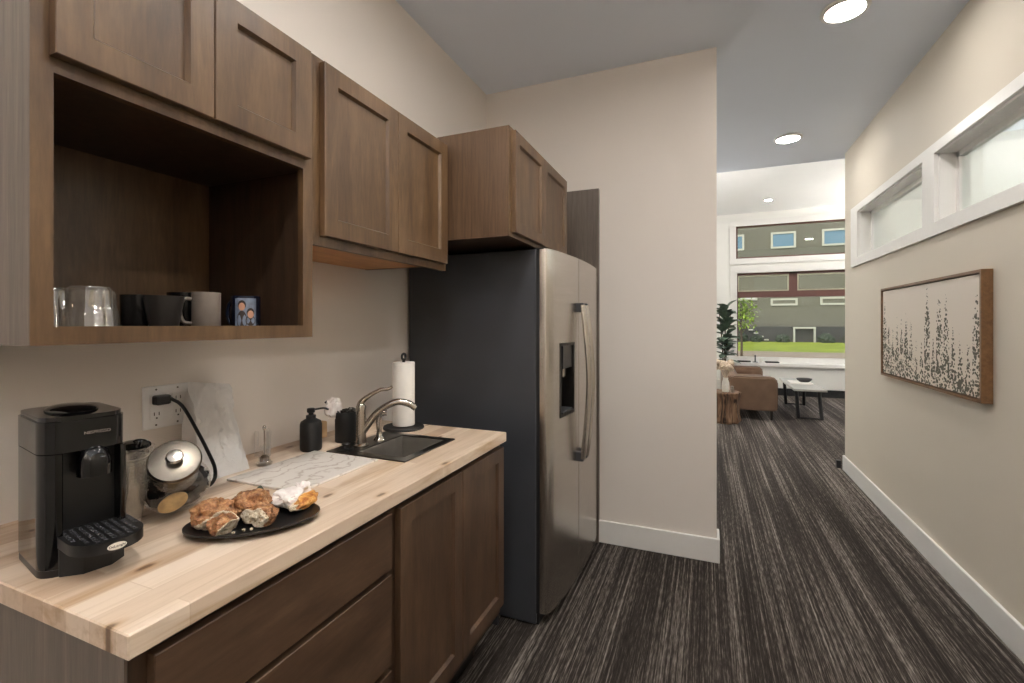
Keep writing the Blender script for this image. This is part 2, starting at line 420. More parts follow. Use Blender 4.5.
struct('wall_cross', box(new(), -3.08, XL - .12, YP + .12, YP + .2, 0, H), M['white_wall'])
struct('wall_far_right', box(new(), 5.08, 5.2, YE, YF, 0, HF), M['white_wall'])
struct('wall_side_room_end', box(new(), XR + .12, 5.2, YE - .1, YE, 0, H), M['white_wall'])
struct('wall_side_room_right', box(new(), 4.3, 4.42, -2.08, YE - .1, 0, H), M['white_wall'])
# right wall with a long high band of interior windows
WZ0, WZ1 = 1.895, 2.275
Y1a, Y1b, Y2a, Y2b = 3.414, 4.687, 1.20, 3.259
b = new(); wt = .13
for (y0, y1, z0, z1) in ((-2.2, YE, 0, WZ0), (-2.2, YE, WZ1, H), (-2.2, Y2a, WZ0, WZ1), (Y2b, Y1a, WZ0, WZ1), (Y1b, YE, WZ0, WZ1)):
    box(b, XR, XR + wt, y0, y1, z0, z1)
struct('wall_right', b, M['wall_dimmed'])
def interior_window(name, y0, y1):
    b = new(); x0, x1 = XR - .001, XR + wt + .001; t = .012      # reveal lining
    box(b, x0, x1, y0, y1, WZ0, WZ0 + t); box(b, x0, x1, y0, y1, WZ1 - t, WZ1)
    box(b, x0, x1, y0, y0 + t, WZ0, WZ1); box(b, x0, x1, y1 - t, y1, WZ0, WZ1)
    w = struct(name, b, M['trim'])
    b = new(); a = .03; x0, x1 = XR + .07, XR + .10
    box(b, x0, x1, y0 + t, y1 - t, WZ0 + t, WZ0 + t + a); box(b, x0, x1, y0 + t, y1 - t, WZ1 - t - a, WZ1 - t)
    box(b, x0, x1, y0 + t, y0 + t + a, WZ0 + t, WZ1 - t); box(b, x0, x1, y1 - t - a, y1 - t, WZ0 + t, WZ1 - t)
    obj('window_frame', b, M['trim'], w)
    obj('window_pane', box(new(), XR + .082, XR + .088, y0 + t + a, y1 - t - a, WZ0 + t + a, WZ1 - t - a), M['glass_green'], w)
interior_window('window_1', Y1a, Y1b); interior_window('window_2', Y2a, Y2b)
b = new(); cx0, cx1 = XR - .02, XR
c0, c1, zl, zh = Y2a - .07, 4.875, 1.826, 2.33                   # flat casing around both openings
box(b, cx0, cx1, c0, c1, zl, WZ0); box(b, cx0, cx1, c0, c1, WZ1, zh)
box(b, cx0, cx1, c0, Y2a, WZ0, WZ1); box(b, cx0, cx1, Y2b, Y1a, WZ0, WZ1); box(b, cx0, cx1, Y1b, c1, WZ0, WZ1)
struct('trim_1', b, M['trim'])
# baseboards
BH = .135
def base_board(name, x0, x1, y0, y1):
    struct(name, box(new(), x0, x1, y0, y1, 0, BH, .003), M['trim'])
base_board('baseboard_right', XR - .016, XR, -2.08, YE)
base_board('baseboard_right_end', XR - .016, XR + wt, YE, YE + .016)
base_board('baseboard_partition', -.63, XPE + .016, YP - .016, YP)
base_board('baseboard_partition_end', XPE, XPE + .016, YP, YP + .136)
base_board('baseboard_left', XL, XL + .016, 1.72, 1.95)
# far wall with transom and big window
FX0, FX1 = .53, 4.2; UZ0, UZ1, LZ0, LZ1 = 2.63, 3.29, .60, 2.345
b = new()
for (x0, x1, z0, z1) in ((-3.2, FX0, 0, HF), (FX1, 5.2, 0, HF), (FX0, FX1, 0, LZ0), (FX0, FX1, LZ1, UZ0), (FX0, FX1, UZ1, HF)):
    box(b, x0, x1, YF, YF + .2, z0, z1)
struct('wall_far', b, M['white_wall'])
def rect_frame(b, x0, x1, z0, z1, w, y0, y1):
    box(b, x0, x1, y0, y1, z0, z0 + w); box(b, x0, x1, y0, y1, z1 - w, z1)
    box(b, x0, x0 + w, y0, y1, z0 + w, z1 - w); box(b, x1 - w, x1, y0, y1, z0 + w, z1 - w); return b
w3 = struct('window_3', rect_frame(new(), FX0 - .11, FX1 + .11, UZ0 - .11, UZ1 + .09, .11, YF - .03, YF), M['trim'])
obj('window_frame', rect_frame(new(), FX0, FX1, UZ0, UZ1, .035, YF + .06, YF + .12), M['maroon'], w3)
obj('window_pane', box(new(), FX0 + .03, FX1 - .03, YF + .085, YF + .091, UZ0 + .03, UZ1 - .03), M['glass'], w3)
w4 = struct('window_4', rect_frame(new(), FX0 - .10, FX1 + .10, LZ0 - .02, LZ1 + .12, .12, YF - .02, YF), M['trim'])
b = rect_frame(new(), FX0, FX1, LZ0, LZ1, .04, YF + .05, YF + .13)
BZ0, BZ1 = 1.86, 2.0
box(b, FX0, FX1, YF + .05, YF + .13, BZ0, BZ1 - .02)                      # wide transom bar
for mx in (1.52, 2.52, 3.5): box(b, mx - .07, mx + .07, YF + .05, YF + .13, BZ1 - .02, LZ1)
obj('window_frame', b, M['maroon'], w4)
b = new(); edges = [FX0 + .04, 1.45, 1.59, 2.45, 2.59, 3.43, 3.57, FX1 - .04]
for i in range(0, 8, 2): rect_frame(b, edges[i], edges[i + 1], BZ1 - .02, LZ1 - .05, .022, YF + .04, YF + .07)
obj('sash_edging', b, M['siding_trim'], w4)
obj('window_pane', box(new(), FX0 + .03, FX1 - .03, YF + .085, YF + .091, LZ0 + .03, LZ1 - .03), M['glass'], w4)
struct('trim_2', box(new(), FX0 - .25, FX1 + .25, YF - .26, YF, .535, .60, .006), M['trim'])        # deep white sill
struct('trim_3', box(new(), FX0 - .25, FX1 + .25, YF - .2, YF, .14, .535), M['white_wall'])
b = new(); box(b, FX0 - .2, FX1 + .2, YF - .23, YF - .2, 0, .13)
for i in range(60): box(b, FX0 - .18 + i * .066, FX0 - .14 + i * .066, YF - .236, YF - .228, .05, .10)
tag(obj('baseboard_heater', b, M['black']), 'long black slotted heater strip along the floor under the far window', 'heater')

# ------------------------------------------------------------------ outside
struct('lawn', box(new(), -60, 70, YF + .2, 60, -.3, 0), M['lawn'])
struct('pavement', box(new(), -60, 70, 13.5, 25.6, 0, .02), M['concrete'])
bt = thing('neighbouring_building', 'olive grey building with small trimmed windows across the lawn', 'building', (5, 41, 0))
b = box(new(), -30, 45, 41, 50, 0, 14); obj('wall', b, M['siding'], bt)
def bwin(x0, x1, z0, z1, pane):
    f = obj('window', rect_frame(new(), x0, x1, z0, z1, .14, 40.9, 41.05), M['siding_trim'], bt)
    obj('window_pane', box(new(), x0 + .12, x1 - .12, 40.97, 41.0, z0 + .12, z1 - .12), pane, f)
s = 41 / 38
for (x0, x1, z0, z1, p) in ((4.2, 5.75, 6.6, 7.75, 'blue_pane'), (7.3, 8.9, 6.6, 7.75, 'blue_pane'), (1.0, 2.5, 6.6, 7.75, 'blue_pane'),
                            (4.2, 5.85, 2.55, 3.05, 'siding'), (7.2, 8.9, 2.55, 3.1, 'siding'), (1.6, 3.35, 2.95, 3.35, 'ceramic_white'), (8.7, 10, 1.3, 2.0, 'blue_pane')):
    bwin(x0 * s, x1 * s, z0 * s, z1 * s, M[p])
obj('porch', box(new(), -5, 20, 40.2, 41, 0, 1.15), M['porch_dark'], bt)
for i in range(4): obj('porch_step', box(new(), 4.0 - i * .35, 4.3 - i * .35, 40.0, 40.2, .1 + i * .25, .2 + i * .25), M['siding_trim'], bt)
obj('porch_frame', prism(new(), [(5.9, 0), (6.0, 0), (6.0, 1.0), (7.2, 1.0), (7.2, 0), (7.3, 0), (7.3, 1.12), (5.9, 1.12)], 39.9, 40.2, 'y'), M['siding_trim'], bt)
def shrub(x, y, r, label, seed):
    b = new(); lump(b, (x, y, r * .55), (r, r * .8, r * .7), 3, .5, 60, seed)
    tag(obj('shrub', b, M['shrub'], loc=(x, y, 0)), label, 'shrub', 'shrubs before the building across the lawn')
for i, (x, r) in enumerate(((2.3, .5), (3.4, .4), (5.1, .45), (7.8, .5), (9.4, .6))):
    shrub(x, 39.3, r, 'low dark shrub at the foot of the olive building, %s' % ['leftmost of the row', 'second from the left', 'middle of the row', 'second from the right', 'rightmost of the row'][i], i * 3.1)
tr = thing('young_tree', 'slender young tree with bright yellow green leaves outside the far window', 'tree', (.85, 14.0, 0))
tube_b = new(); tube(tube_b, [(.85, 14, 0), (.86, 14, .9), (.83, 14, 1.5), (.85, 14, 1.9)], [.035, .028, .02, .01], 8)
for k in range(7):
    a = k * 2.4; z = 1.1 + k * .12
    tube(tube_b, [(.85, 14, z), (.85 + .16 * math.cos(a), 14 + .16 * math.sin(a), z + .15), (.85 + .3 * math.cos(a), 14 + .3 * math.sin(a), z + .35)], [.012, .008, .004], 6, 4)
obj('trunk', tube_b, M['bark'], tr)
b = new()
for k in range(420):
    d = Vector((random.gauss(0, .15), random.gauss(0, .15), random.gauss(0, .22)))
    c = Vector((.87, 14, 1.66)) + d; q = Matrix.Rotation(random.uniform(0, 6.3), 3, 'Z') @ Matrix.Rotation(random.uniform(-1, 1), 3, 'X')
    l, w_ = .06, .03
    vsx = [b.verts.new(c + q @ Vector(p)) for p in ((-w_, 0, 0), (0, -l, .01), (w_, 0, 0), (0, l, -.01))]; b.faces.new(vsx)
obj('foliage', b, M['tree_leaf'], tr)

# ================================================================== CEILING LIGHTS
def ceiling_light(x, y, z, label, strength, r=.085):
    t = thing('ceiling_light', label, 'light', (x, y, z), 0, 'round ceiling downlights')
    obj('trim_ring', lathe(new(), [(r, 0), (r + .018, -.002), (r + .02, -.012), (r + .012, -.018), (r, -.018), (r, -.006)], seg=40, cap=False), M['trim'], t, local=True, smooth=True)
    obj('diffuser', lathe(new(), [(.001, -.012), (r, -.012), (r, -.004)], seg=40), m_emit('lamp_glow', strength), t, local=True)
    return t
LS = 125
ceiling_light(.629, 2.769, H, 'round downlight in the hallway ceiling near the top edge of the view', LS * .75)
ceiling_light(.626, 4.509, H, 'round downlight farther along the hallway ceiling, before the bright white ceiling', LS * .75)
ceiling_light(.63, 1.03, H, 'round downlight in the ceiling above the camera position', LS)
ceiling_light(.63, -.8, H, 'round downlight in the ceiling behind the camera position', LS)
ceiling_light(-.30, .25, H, 'round downlight in the ceiling over the near end of the counter', LS * 1.4)
ceiling_light(-.30, 1.35, H, 'added unseen round downlight in the ceiling before the fridge', LS * 1.2)  # added out of view for more fill on the counter side
ceiling_light(.99, 9.3, HF, 'small round downlight in the bright far ceiling', LS * 2, .055)
ceiling_light(3.2, 9.0, HF, 'added unseen round downlight at the right of the far room ceiling', LS * 2)  # this and the next two are added out of view to brighten the lounge
ceiling_light(-1.4, 7.2, HF, 'added unseen round downlight at the left of the far room ceiling', LS * 2)
ceiling_light(2.4, 6.8, HF, 'added unseen round downlight at the middle of the far room ceiling', LS * 2)
ceiling_light(2.7, 3.6, H, 'round downlight in the side room behind the high interior windows', LS * 3)
ceiling_light(2.7, 1.2, H, 'round downlight at the near end of the side room', LS * 3)

def fill_uplight(x, y, label, strength):  # uplights added out of view to fill dim ceilings and walls
    t = thing('fill_lamp', label, 'lamp', (x, y, 0), 0, 'added uplighting fill lamps')
    obj('base', lathe(new(), [(.001, 0), (.14, 0), (.14, .015), (.02, .03), (.001, .03)], seg=32), M['steel_dark'], t, local=True, smooth=True)
    obj('pole', lathe(new(), [(.012, .03), (.012, 1.75)], seg=16), M['steel_dark'], t, local=True, smooth=True)
    obj('lamp_shade', lathe(new(), [(.012, 1.74), (.05, 1.75), (.15, 1.81), (.19, 1.88), (.185, 1.88), (.14, 1.82), (.04, 1.765), (.001, 1.76)], seg=36, cap=False), M['steel_dark'], t, local=True, smooth=True)
    obj('bulb', lathe(new(), [(.001, 1.80), (.12, 1.81), (.13, 1.835), (.001, 1.84)], seg=32), m_emit('fill_glow', strength), t, local=True)
fill_uplight(-1.9, 6.4, 'added unseen fill lamp in the hidden left part of the far lounge', 900)
fill_uplight(3.8, 8.8, 'added unseen fill lamp at the right of the far lounge', 620)
fill_uplight(3.7, .6, 'added unseen fill lamp in the side room behind the interior windows', 380)
fill_uplight(3.9, 4.4, 'added unseen fill lamp at the far corner of the side room', 480)
fill_uplight(-1.05, -1.5, 'added unseen fill lamp behind the camera on the left', 170)
fill_uplight(.9, -1.75, 'added unseen fill lamp behind the camera on the right', 70)

# ================================================================== CABINETS
def shaker(bm, xf, y0, y1, z0, z1, th=.02, rail=.05, dep=.010):
    """a framed door whose front is the plane x = xf"""
    xb = xf - th
    def ring(x, i): return [bm.verts.new((x, y0 + i, z0 + i)), bm.verts.new((x, y1 - i, z0 + i)), bm.verts.new((x, y1 - i, z1 - i)), bm.verts.new((x, y0 + i, z1 - i))]
    R = [ring(xb, 0), ring(xf - .0015, 0), ring(xf, .0015), ring(xf, rail), ring(xf - dep, rail + .006)]
    bm.faces.new(list(reversed(R[0])))
    for a, c in zip(R, R[1:]):
        for i in range(4): bm.faces.new((a[i], a[(i + 1) % 4], c[(i + 1) % 4], c[i]))
    bm.faces.new(R[-1]); return bm
XF = -.988
# open-shelf cabinet
ca = thing('wall_cabinet', 'wooden wall cabinet with two doors over a large open shelf of cups', 'cabinet', (XL, .391, 1.305))
b = new(); y0, y1 = .391, .967; z0, z1, zo0, zo1 = 1.305, 2.074, 1.336, 1.752
box(b, XF - .019, XF, y0 + .001, .421, z0, z1); box(b, XF - .019, XF, .935, y1, z0, z1)
box(b, XF - .019, XF, .421, .935, z0, zo0); box(b, XF - .019, XF, .421, .935, zo1, 1.80); box(b, XF - .019, XF, .421, .935, 2.04, z1)
box(b, XF - .019, XF, .665, .69, 1.80, 2.04)
obj('face_frame', b, M['wood'], ca)
obj('side_panel', box(new(), XL, XF - .001, y0, y0 + .016, z0, z1), M['wood_side'], ca)
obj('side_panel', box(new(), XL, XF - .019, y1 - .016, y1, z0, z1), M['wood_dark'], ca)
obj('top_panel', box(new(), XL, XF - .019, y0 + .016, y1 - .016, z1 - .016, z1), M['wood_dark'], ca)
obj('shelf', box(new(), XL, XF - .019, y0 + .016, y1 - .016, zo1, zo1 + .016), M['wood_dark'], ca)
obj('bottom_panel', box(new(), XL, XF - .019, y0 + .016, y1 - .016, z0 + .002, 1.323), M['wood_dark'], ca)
obj('back_panel', box(new(), XL, XL + .006, y0 + .016, y1 - .016, 1.323, z1 - .016), M['wood'], ca)
obj('door', shaker(new(), XF + .021, .415, .6785, 1.777, 2.062), M['wood'], ca)
obj('door', shaker(new(), XF + .021, .6815, .943, 1.777, 2.062), M['wood'], ca)
# two-door cabinet
cb = thing('wall_cabinet', 'wooden wall cabinet with two tall framed doors left of the fridge cabinet', 'cabinet', (XL, .968, 1.555))
y0, y1, z0 = .968, 1.668, 1.557
b = new(); box(b, XF - .019, XF, y0, .995, z0, 2.074); box(b, XF - .019, XF, y1 - .025, y1, z0, 2.074)
box(b, XF - .019, XF, .995, y1 - .025, z0, 1.60); box(b, XF - .019, XF, .995, y1 - .025, 2.04, 2.074); box(b, XF - .019, XF, 1.31, 1.335, 1.6, 2.04)
obj('face_frame', b, M['wood'], cb)
b = new(); box(b, XL, XF - .019, y0, y0 + .016, z0, 2.074); obj('side_panel', b, M['wood_sideC'], cb)
b = new(); box(b, XL, XF - .019, y1 - .016, y1, 1.577, 2.074); obj('side_panel', b, M['wood_sideC'], cb)
obj('top_panel', box(new(), XL, XF - .019, y0 + .016, y1 - .016, 2.058, 2.074), M['wood_sideC'], cb)
obj('bottom_panel', box(new(), XL, XF - .019, y0 + .016, y1 - .016, 1.578, 1.592), M['wood_natural'], cb)
obj('door', shaker(new(), XF + .021, .991, 1.3215, 1.583, 2.062), M['wood'], cb)
obj('door', shaker(new(), XF + .021, 1.3245, 1.650, 1.583, 2.062), M['wood'], cb)
# cabinet over the fridge
cc = thing('wall_cabinet', 'deep wooden cabinet with two doors mounted above the fridge', 'cabinet', (XL, 1.70, 1.69))
y0, y1, z0, z1, xf = 1.70, 2.475, 1.688, 2.124, -.72
b = new(); box(b, xf - .019, xf, y0 + .001, 1.735, z0, z1); box(b, xf - .019, xf, y1 - .03, y1, z0, z1)
box(b, xf - .019, xf, 1.735, y1 - .03, z0, 1.73); box(b, xf - .019, xf, 1.735, y1 - .03, 2.09, z1); box(b, xf - .019, xf, 2.07, 2.10, 1.73, 2.09)
obj('face_frame', b, M['wood'], cc)
obj('side_panel', box(new(), XL, xf - .001, y0, y0 + .016, z0, z1), M['wood_sideC'], cc)
obj('side_panel', box(new(), XL, xf - .019, y1 - .016, y1, z0, z1), M['wood_sideC'], cc)
obj('top_panel', box(new(), XL, xf - .019, y0 + .016, y1 - .016, z1 - .016, z1), M['wood_sideC'], cc)
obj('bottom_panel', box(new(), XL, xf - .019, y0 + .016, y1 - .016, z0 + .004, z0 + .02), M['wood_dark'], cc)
obj('door', shaker(new(), -.70, 1.725, 2.084, 1.705, 2.112, rail=.045), M['wood'], cc)
obj('door', shaker(new(), -.70, 2.087, 2.460, 1.705, 2.112, rail=.045), M['wood'], cc)
tag(obj('filler_panel', box(new(), -1.2, -.612, 2.852, 2.879, 0.0, 2.17), M['wood_side'], loc=(-.9, 2.865, 0)), 'tall narrow grey brown wooden panel standing between the fridge and the wall', 'panel')

# base cabinets
CT0, CT1 = .878, .914
XB = -.757
def carcass(name, label, y0, y1, end=None):
    c = thing(name, label, 'cabinet', (XL, y0, 0))
    b = new(); fw = .03
    box(b, XB - .019, XB, y0, y0 + fw, .2, CT0); box(b, XB - .019, XB, y1 - fw, y1, .2, CT0)
    box(b, XB - .019, XB, y0 + fw, y1 - fw, .84, CT0); box(b, XB - .019, XB, y0 + fw, y1 - fw, .2, .245)
    obj('face_frame', b, M['wood_dark'], c)  # darkened frame stands in for shade in the gaps between fronts
    obj('side_panel', prism(new(), [(XL + .001, 0), (-.87, 0), (-.87, .2), (XB - .001, .2), (XB - .001, CT0), (XL + .001, CT0)], y0 - (.004 if end else 0), y0 + .016, 'y'), end or M['wood_dark'], c)
    obj('side_panel', prism(new(), [(XL + .001, 0), (-.87, 0), (-.87, .2), (XB - .019, .2), (XB - .019, CT0), (XL + .001, CT0)], y1 - .016, y1, 'y'), M['wood_dark'], c)
    obj('bottom_panel', box(new(), XL + .001, XB - .019, y0 + .016, y1 - .016, .2, .216), M['wood_dark'], c)
    obj('back_panel', box(new(), XL + .001, XL + .008, y0 + .016, y1 - .016, .216, CT0 - .02), M['wood_dark'], c)
    obj('toe_kick', box(new(), -.886, -.87, y0 + .016, y1 - .016, 0, .2), M['black'], c)
    return c
XD = -.737
cd = carcass('base_cabinet', 'wooden base cabinet with three drawers at the near end of the counter', .404, 1.0, M['wood_side'])
for z0, z1 in ((.72, .860), (.478, .706), (.235, .462)):
    obj('drawer', box(new(), XD - .02, XD, .428, .982, z0, z1, .0015), M['wood_h'], cd)
for z in (.713, .470):
    obj('drawer_rail', box(new(), XB - .019, XB, .434, .97, z - .012, z + .012), M['wood_dark'], cd)
ce = carcass('base_cabinet', 'wooden base cabinet with two framed doors under the sink', 1.0, 1.697)
obj('door', shaker(new(), XD, 1.018, 1.3535, .24, .858, rail=.05), M['wood_base'], ce)
obj('door', shaker(new(), XD, 1.3565, 1.69, .24, .858, rail=.05), M['wood_base'], ce)
tag(obj('floor_filler_board', box(new(), -1.3, -.86, 1.90, 1.915, 0, .21), M['fridge_side'], loc=(-1, 1.9, 0)), 'low dark grey board on the floor in the gap before the fridge', 'board')
# countertop
ct = obj('countertop', box(new(), XL + .001, -.73, .39, 1.699, CT0, CT1, .002), M['butcher'], loc=None)
tag(ct, 'light butcher block countertop running from the near end to the fridge', 'countertop')
cut(ct, box(new(), -1.078, -.878, 1.232, 1.497, .8, 1.0))
# sink
sk = thing('sink', 'small square stainless drop-in sink set in the wooden countertop', 'sink', (-1.0, 1.36, CT1))
b = box(new(), -1.170, -.856, 1.203, 1.514, CT1, CT1 + .004, .0015)
so = obj('rim', b, M['steel_dark'], None); cut(so, box(new(), -1.072, -.884, 1.238, 1.491, .8, 1.0))
so.data.transform(Matrix.Translation(-Vector((-1.0, 1.36, CT1)))); so.parent = sk
b = new()
def ringsq(bm, x0, x1, y0, y1, z): return [bm.verts.new(p) for p in ((x0, y0, z), (x1, y0, z), (x1, y1, z), (x0, y1, z))]
R = [ringsq(b, -1.075, -.881, 1.235, 1.494, CT1 + .003), ringsq(b, -1.072, -.884, 1.238, 1.491, CT1 - .002), ringsq(b, -1.062, -.894, 1.248, 1.481, .78), ringsq(b, -1.052, -.904, 1.258, 1.471, .77)]
for a, c in zip(R, R[1:]):
    for i in range(4): b.faces.new((a[i], a[(i + 1) % 4], c[(i + 1) % 4], c[i]))
b.faces.new(R[-1]); obj('basin', b, plain('brushed_basin_steel', (170, 166, 160), .38, .9), sk)
obj('drain', lathe(new(), [(.001, .772), (.03, .772), (.032, .7705)], (-.98, 1.36, 0), 24), M['chrome'], sk)
# faucet
SZ = CT1 + .004
fc = thing('faucet', 'brushed nickel kitchen faucet with lever and curved spout behind the sink', 'faucet', (-1.108, 1.301, SZ))
obj('column', lathe(new(), [(.026, SZ), (.026, SZ + .004), (.018, SZ + .010), (.0165, SZ + .05), (.0155, SZ + .12), (.017, SZ + .137), (.012, SZ + .145), (.002, SZ + .147)], (-1.108, 1.301, 0), 28), M['nickel'], fc, smooth=True)
b = new(); tube(b, [(-1.108, 1.301, .958), (-1.094, 1.309, .981), (-1.058, 1.330, 1.034), (-1.008, 1.359, 1.066), (-.970, 1.381, 1.061), (-.947, 1.394, 1.044)], [.013, .013, .012, .0115, .012, .0105], 14)
obj('spout', b, M['nickel'], fc, smooth=True)
b = new(); tube(b, [(-1.112, 1.299, 1.040), (-1.108, 1.301, 1.066), (-1.088, 1.313, 1.088), (-1.053, 1.333, 1.110), (-1.03, 1.346, 1.113), (-1.016, 1.354, 1.121)], [.014, .011, .008, .0065, .006, .005], 12)
obj('lever', b, M['nickel'], fc, smooth=True)
sp = thing('side_sprayer', 'small chrome side sprayer standing beside the faucet', 'sprayer', (-1.102, 1.392, SZ))
obj('holder', lathe(new(), [(.022, SZ), (.021, SZ + .006), (.012, SZ + .016), (.010, SZ + .03)], (-1.102, 1.392, 0), 24), M['chrome'], sp, smooth=True)
b = new(); tube(b, [(-1.102, 1.392, SZ + .028), (-1.104, 1.391, SZ + .06), (-1.102, 1.392, SZ + .088), (-1.092, 1.397, SZ + .098), (-1.078, 1.405, SZ + .098)], [.009, .010, .011, .012, .010], 14)
obj('wand', b, M['chrome'], sp, smooth=True)
tag(obj('sink_stopper', lathe(new(), [(.024, SZ), (.024, SZ + .006), (.010, SZ + .008), (.010, SZ + .018), (.014, SZ + .022), (.010, SZ + .026), (.001, SZ + .027)], (-1.112, 1.232, 0), 28), M['black_satin'], loc=(-1.112, 1.232, SZ), smooth=True),
    'black round sink stopper resting on the sink rim near the faucet', 'stopper')
exec_after = []

# ================================================================== FRIDGE
fr = thing('refrigerator', 'side by side stainless steel refrigerator with dark grey side', 'refrigerator', (-1.03, 2.4, 0))
FY0, FY1 = 1.958, 2.845
b = box(new(), -1.37, -.700, FY0, FY1, .008, 1.672, .004)
obj('case', b, M['fridge_side'], fr)
obj('kick_grille', box(new(), -1.3, -.690, FY0 + .012, FY1 - .012, .004, .05), M['black'], fr)
for yy in (FY0 + .05, FY1 - .1): obj('hinge_cover', box(new(), -.80, -.68, yy, yy + .06, 1.672, 1.686, .004), M['black_satin'], fr)
obj('gasket', box(new(), -.702, -.684, FY0 + .006, FY1 - .006, .055, 1.668), M['black'], fr)
def xd(y): return -.640 + .030 * (1 - ((y - 2.42) / .44) ** 2) + .018 * (y - 1.96) / .88
SEAM = 2.338
def fdoor(y0, y1, round0, round1):
    pts = [(-.684, y0), (-.684, y1)]
    ys = [y1 - (y1 - y0) * i / 18 for i in range(19)]; front = []
    for y in ys:
        x = xd(y)
        if round1 and y > y1 - .02: x -= .014 * (1 - math.sqrt(max(0, 1 - ((y - (y1 - .02)) / .02) ** 2)))
        front.append((x, y))
    if round1: front = [(xd(y1) - .016, y1), (xd(y1) - .004, y1 - .005)] + [p for p in front if p[1] < y1 - .012]
    if round0: front = [p for p in front if p[1] > y0 + .022] + [(xd(y0) - .0006, y0 + .018), (xd(y0) - .004, y0 + .008), (xd(y0) - .011, y0 + .002), (xd(y0) - .02, y0)]
    return prism(new(), pts + front, .06, 1.672)
dl = obj('door', fdoor(FY0 + .004, SEAM - .003, True, False), M['steel'], None, smooth=True)
b = box(new(), -.672, -.5, 2.085, 2.262, .915, 1.245, .006); cut(dl, b)
dl.data.transform(Matrix.Translation(-fr.location)); dl.parent = fr; dl['label'] = 'narrow freezer door with dispenser'
dr = obj('door', fdoor(SEAM + .003, FY1 - .004, False, True), M['steel'], fr, smooth=True); dr['label'] = 'wider fridge door'
# dispenser inside the left door
ds = obj('dispenser', rect_frame(new(), 2.0, 2.1, 0, .1, .01, 0, .01) if False else new(), M['black_gloss'], dl) if False else None
b = new()
for (y0, y1, z0, z1) in ((2.080, 2.267, 1.238, 1.252), (2.080, 2.267, .905, .922), (2.080, 2.092, .922, 1.238), (2.255, 2.267, .922, 1.238)):
    n_ = max(1, int((y1 - y0) / .02))
    for i in range(n_): ya, yb_ = y0 + (y1 - y0) * i / n_, y0 + (y1 - y0) * (i + 1) / n_; box(b, -.665, xd((ya + yb_) / 2) + .0025, ya, yb_, z0, z1)
ds = obj('dispenser_frame', b, M['steel_dark'], dl)
obj('dispenser_back', box(new(), -.671, -.668, 2.086, 2.261, .916, 1.244), M['black_gloss'], dl)
obj('control_panel', box(new(), -.668, xd(2.17) + .001, 2.092, 2.255, 1.13, 1.238, .003), M['black_satin'], dl)
obj('dispenser_spout', box(new(), -.66, -.63, 2.15, 2.19, 1.085, 1.13, .004), M['chrome'], dl)
obj('drip_tray', box(new(), -.668, -.615, 2.092, 2.255, .922, .930), M['dark_grey'], dl)
def handle(yb, par):
    x0 = xd(yb)
    b = new(); tube(b, [(x0 + .030, yb, .665), (x0 + .046, yb, .80), (x0 + .062, yb, 1.05), (x0 + .046, yb, 1.30), (x0 + .030, yb, 1.435)], .0150, 12, 10, .75)
    h = obj('handle', b, M['steel'], par, smooth=True)
    for z_ in ((.652, .70), (1.40, 1.446)): obj('handle_bracket', box(new(), x0 - .004, x0 + .036, yb - .012, yb + .012, z_[0], z_[1], .004), M['dark_grey'], h)
handle(SEAM - .032, dl); handle(SEAM + .036, dr)
b = new(); lathe(b, [(.010, 0), (.010, .003), (.001, .003)], (xd(2.80) - .001, 2.79, 1.60), 20, Matrix.Rotation(PI / 2, 3, 'Y')); obj('badge', b, M['chrome'], dr)

# ================================================================== COUNTER ITEMS
Z = CT1
# --- coffee machine (local frame: +x front, width along y), turned a little towards the room
cm = thing('coffee_machine', 'glossy black capsule coffee machine with drip tray on the counter', 'coffee machine', (-1.085, .488, Z), math.radians(-11))
def round_rect(x0, x1, y0, y1, r, n=6):
    pts = []
    for cx, cy, a0 in ((x1 - r, y0 + r, -PI / 2), (x1 - r, y1 - r, 0), (x0 + r, y1 - r, PI / 2), (x0 + r, y0 + r, PI)):
        for i in range(n + 1):
            a = a0 + i * PI / 2 / n; pts.append((cx + r * math.cos(a), cy + r * math.sin(a)))
    return pts
hw = .058
MT = .268
obj('base', prism(new(), round_rect(-.085, .085, -hw, hw, .03), 0, .012), M['black_satin'], cm, local=True, smooth=True)
b = new()                                                  # body wraps left and right, recessed niche in the middle
arc = lambda cx, cy, r, a0, a1, n: [(cx + r * math.cos(math.radians(a0 + (a1 - a0) * i / n)), cy + r * math.sin(math.radians(a0 + (a1 - a0) * i / n))) for i in range(n + 1)]
prism(b, arc(-.06, -.032, .026, 180, 270, 6) + arc(.052, -.026, .032, 270, 350, 9) + [(.082, -.030), (.052, -.029), (.052, .047), (.083, .048), (.082, .052), (.076, hw), (-.06, hw), (-.086, .035)], .012, .205)
obj('body', b, M['black_gloss'], cm, local=True, smooth=True)
b = new(); prism(b, round_rect(-.087, .087, -hw - .001, hw + .001, .032, 8), .207, MT - .008)
prism(b, round_rect(-.084, .084, -hw + .002, hw - .002, .030, 8), MT - .008, MT)
obj('head', b, M['black_gloss'], cm, local=True, smooth=True)
b = new(); lump(b, (0, .0, MT + .001), (.058, .036, .010), 3, 0); obj('lid_lever', b, M['black_gloss'], cm, local=True, smooth=True)
obj('back_panel', box(new(), .052, .055, -.029, .047, .012, .205), M['black_satin'], cm, local=True)
b = new(); lathe(b, [(.024, 0), (.0245, .012), (.0235, .028), (.019, .042), (.011, .050), (.001, .052)], (.078, .012, .160), 28)
obj('spout_dome', b, M['black_gloss'], cm, local=True, smooth=True)
tb = new(); pts = [(.052, -.038)] + [(.126 + .052 * math.cos(a), .015 + .051 * math.sin(a)) for a in [-PI / 2 + PI * i / 14 for i in range(15)]] + [(.052, .066)]
prism(tb, pts, .048, .066); tray = obj('drip_tray', tb, M['black_satin'], cm, local=True, smooth=True)
b = new()
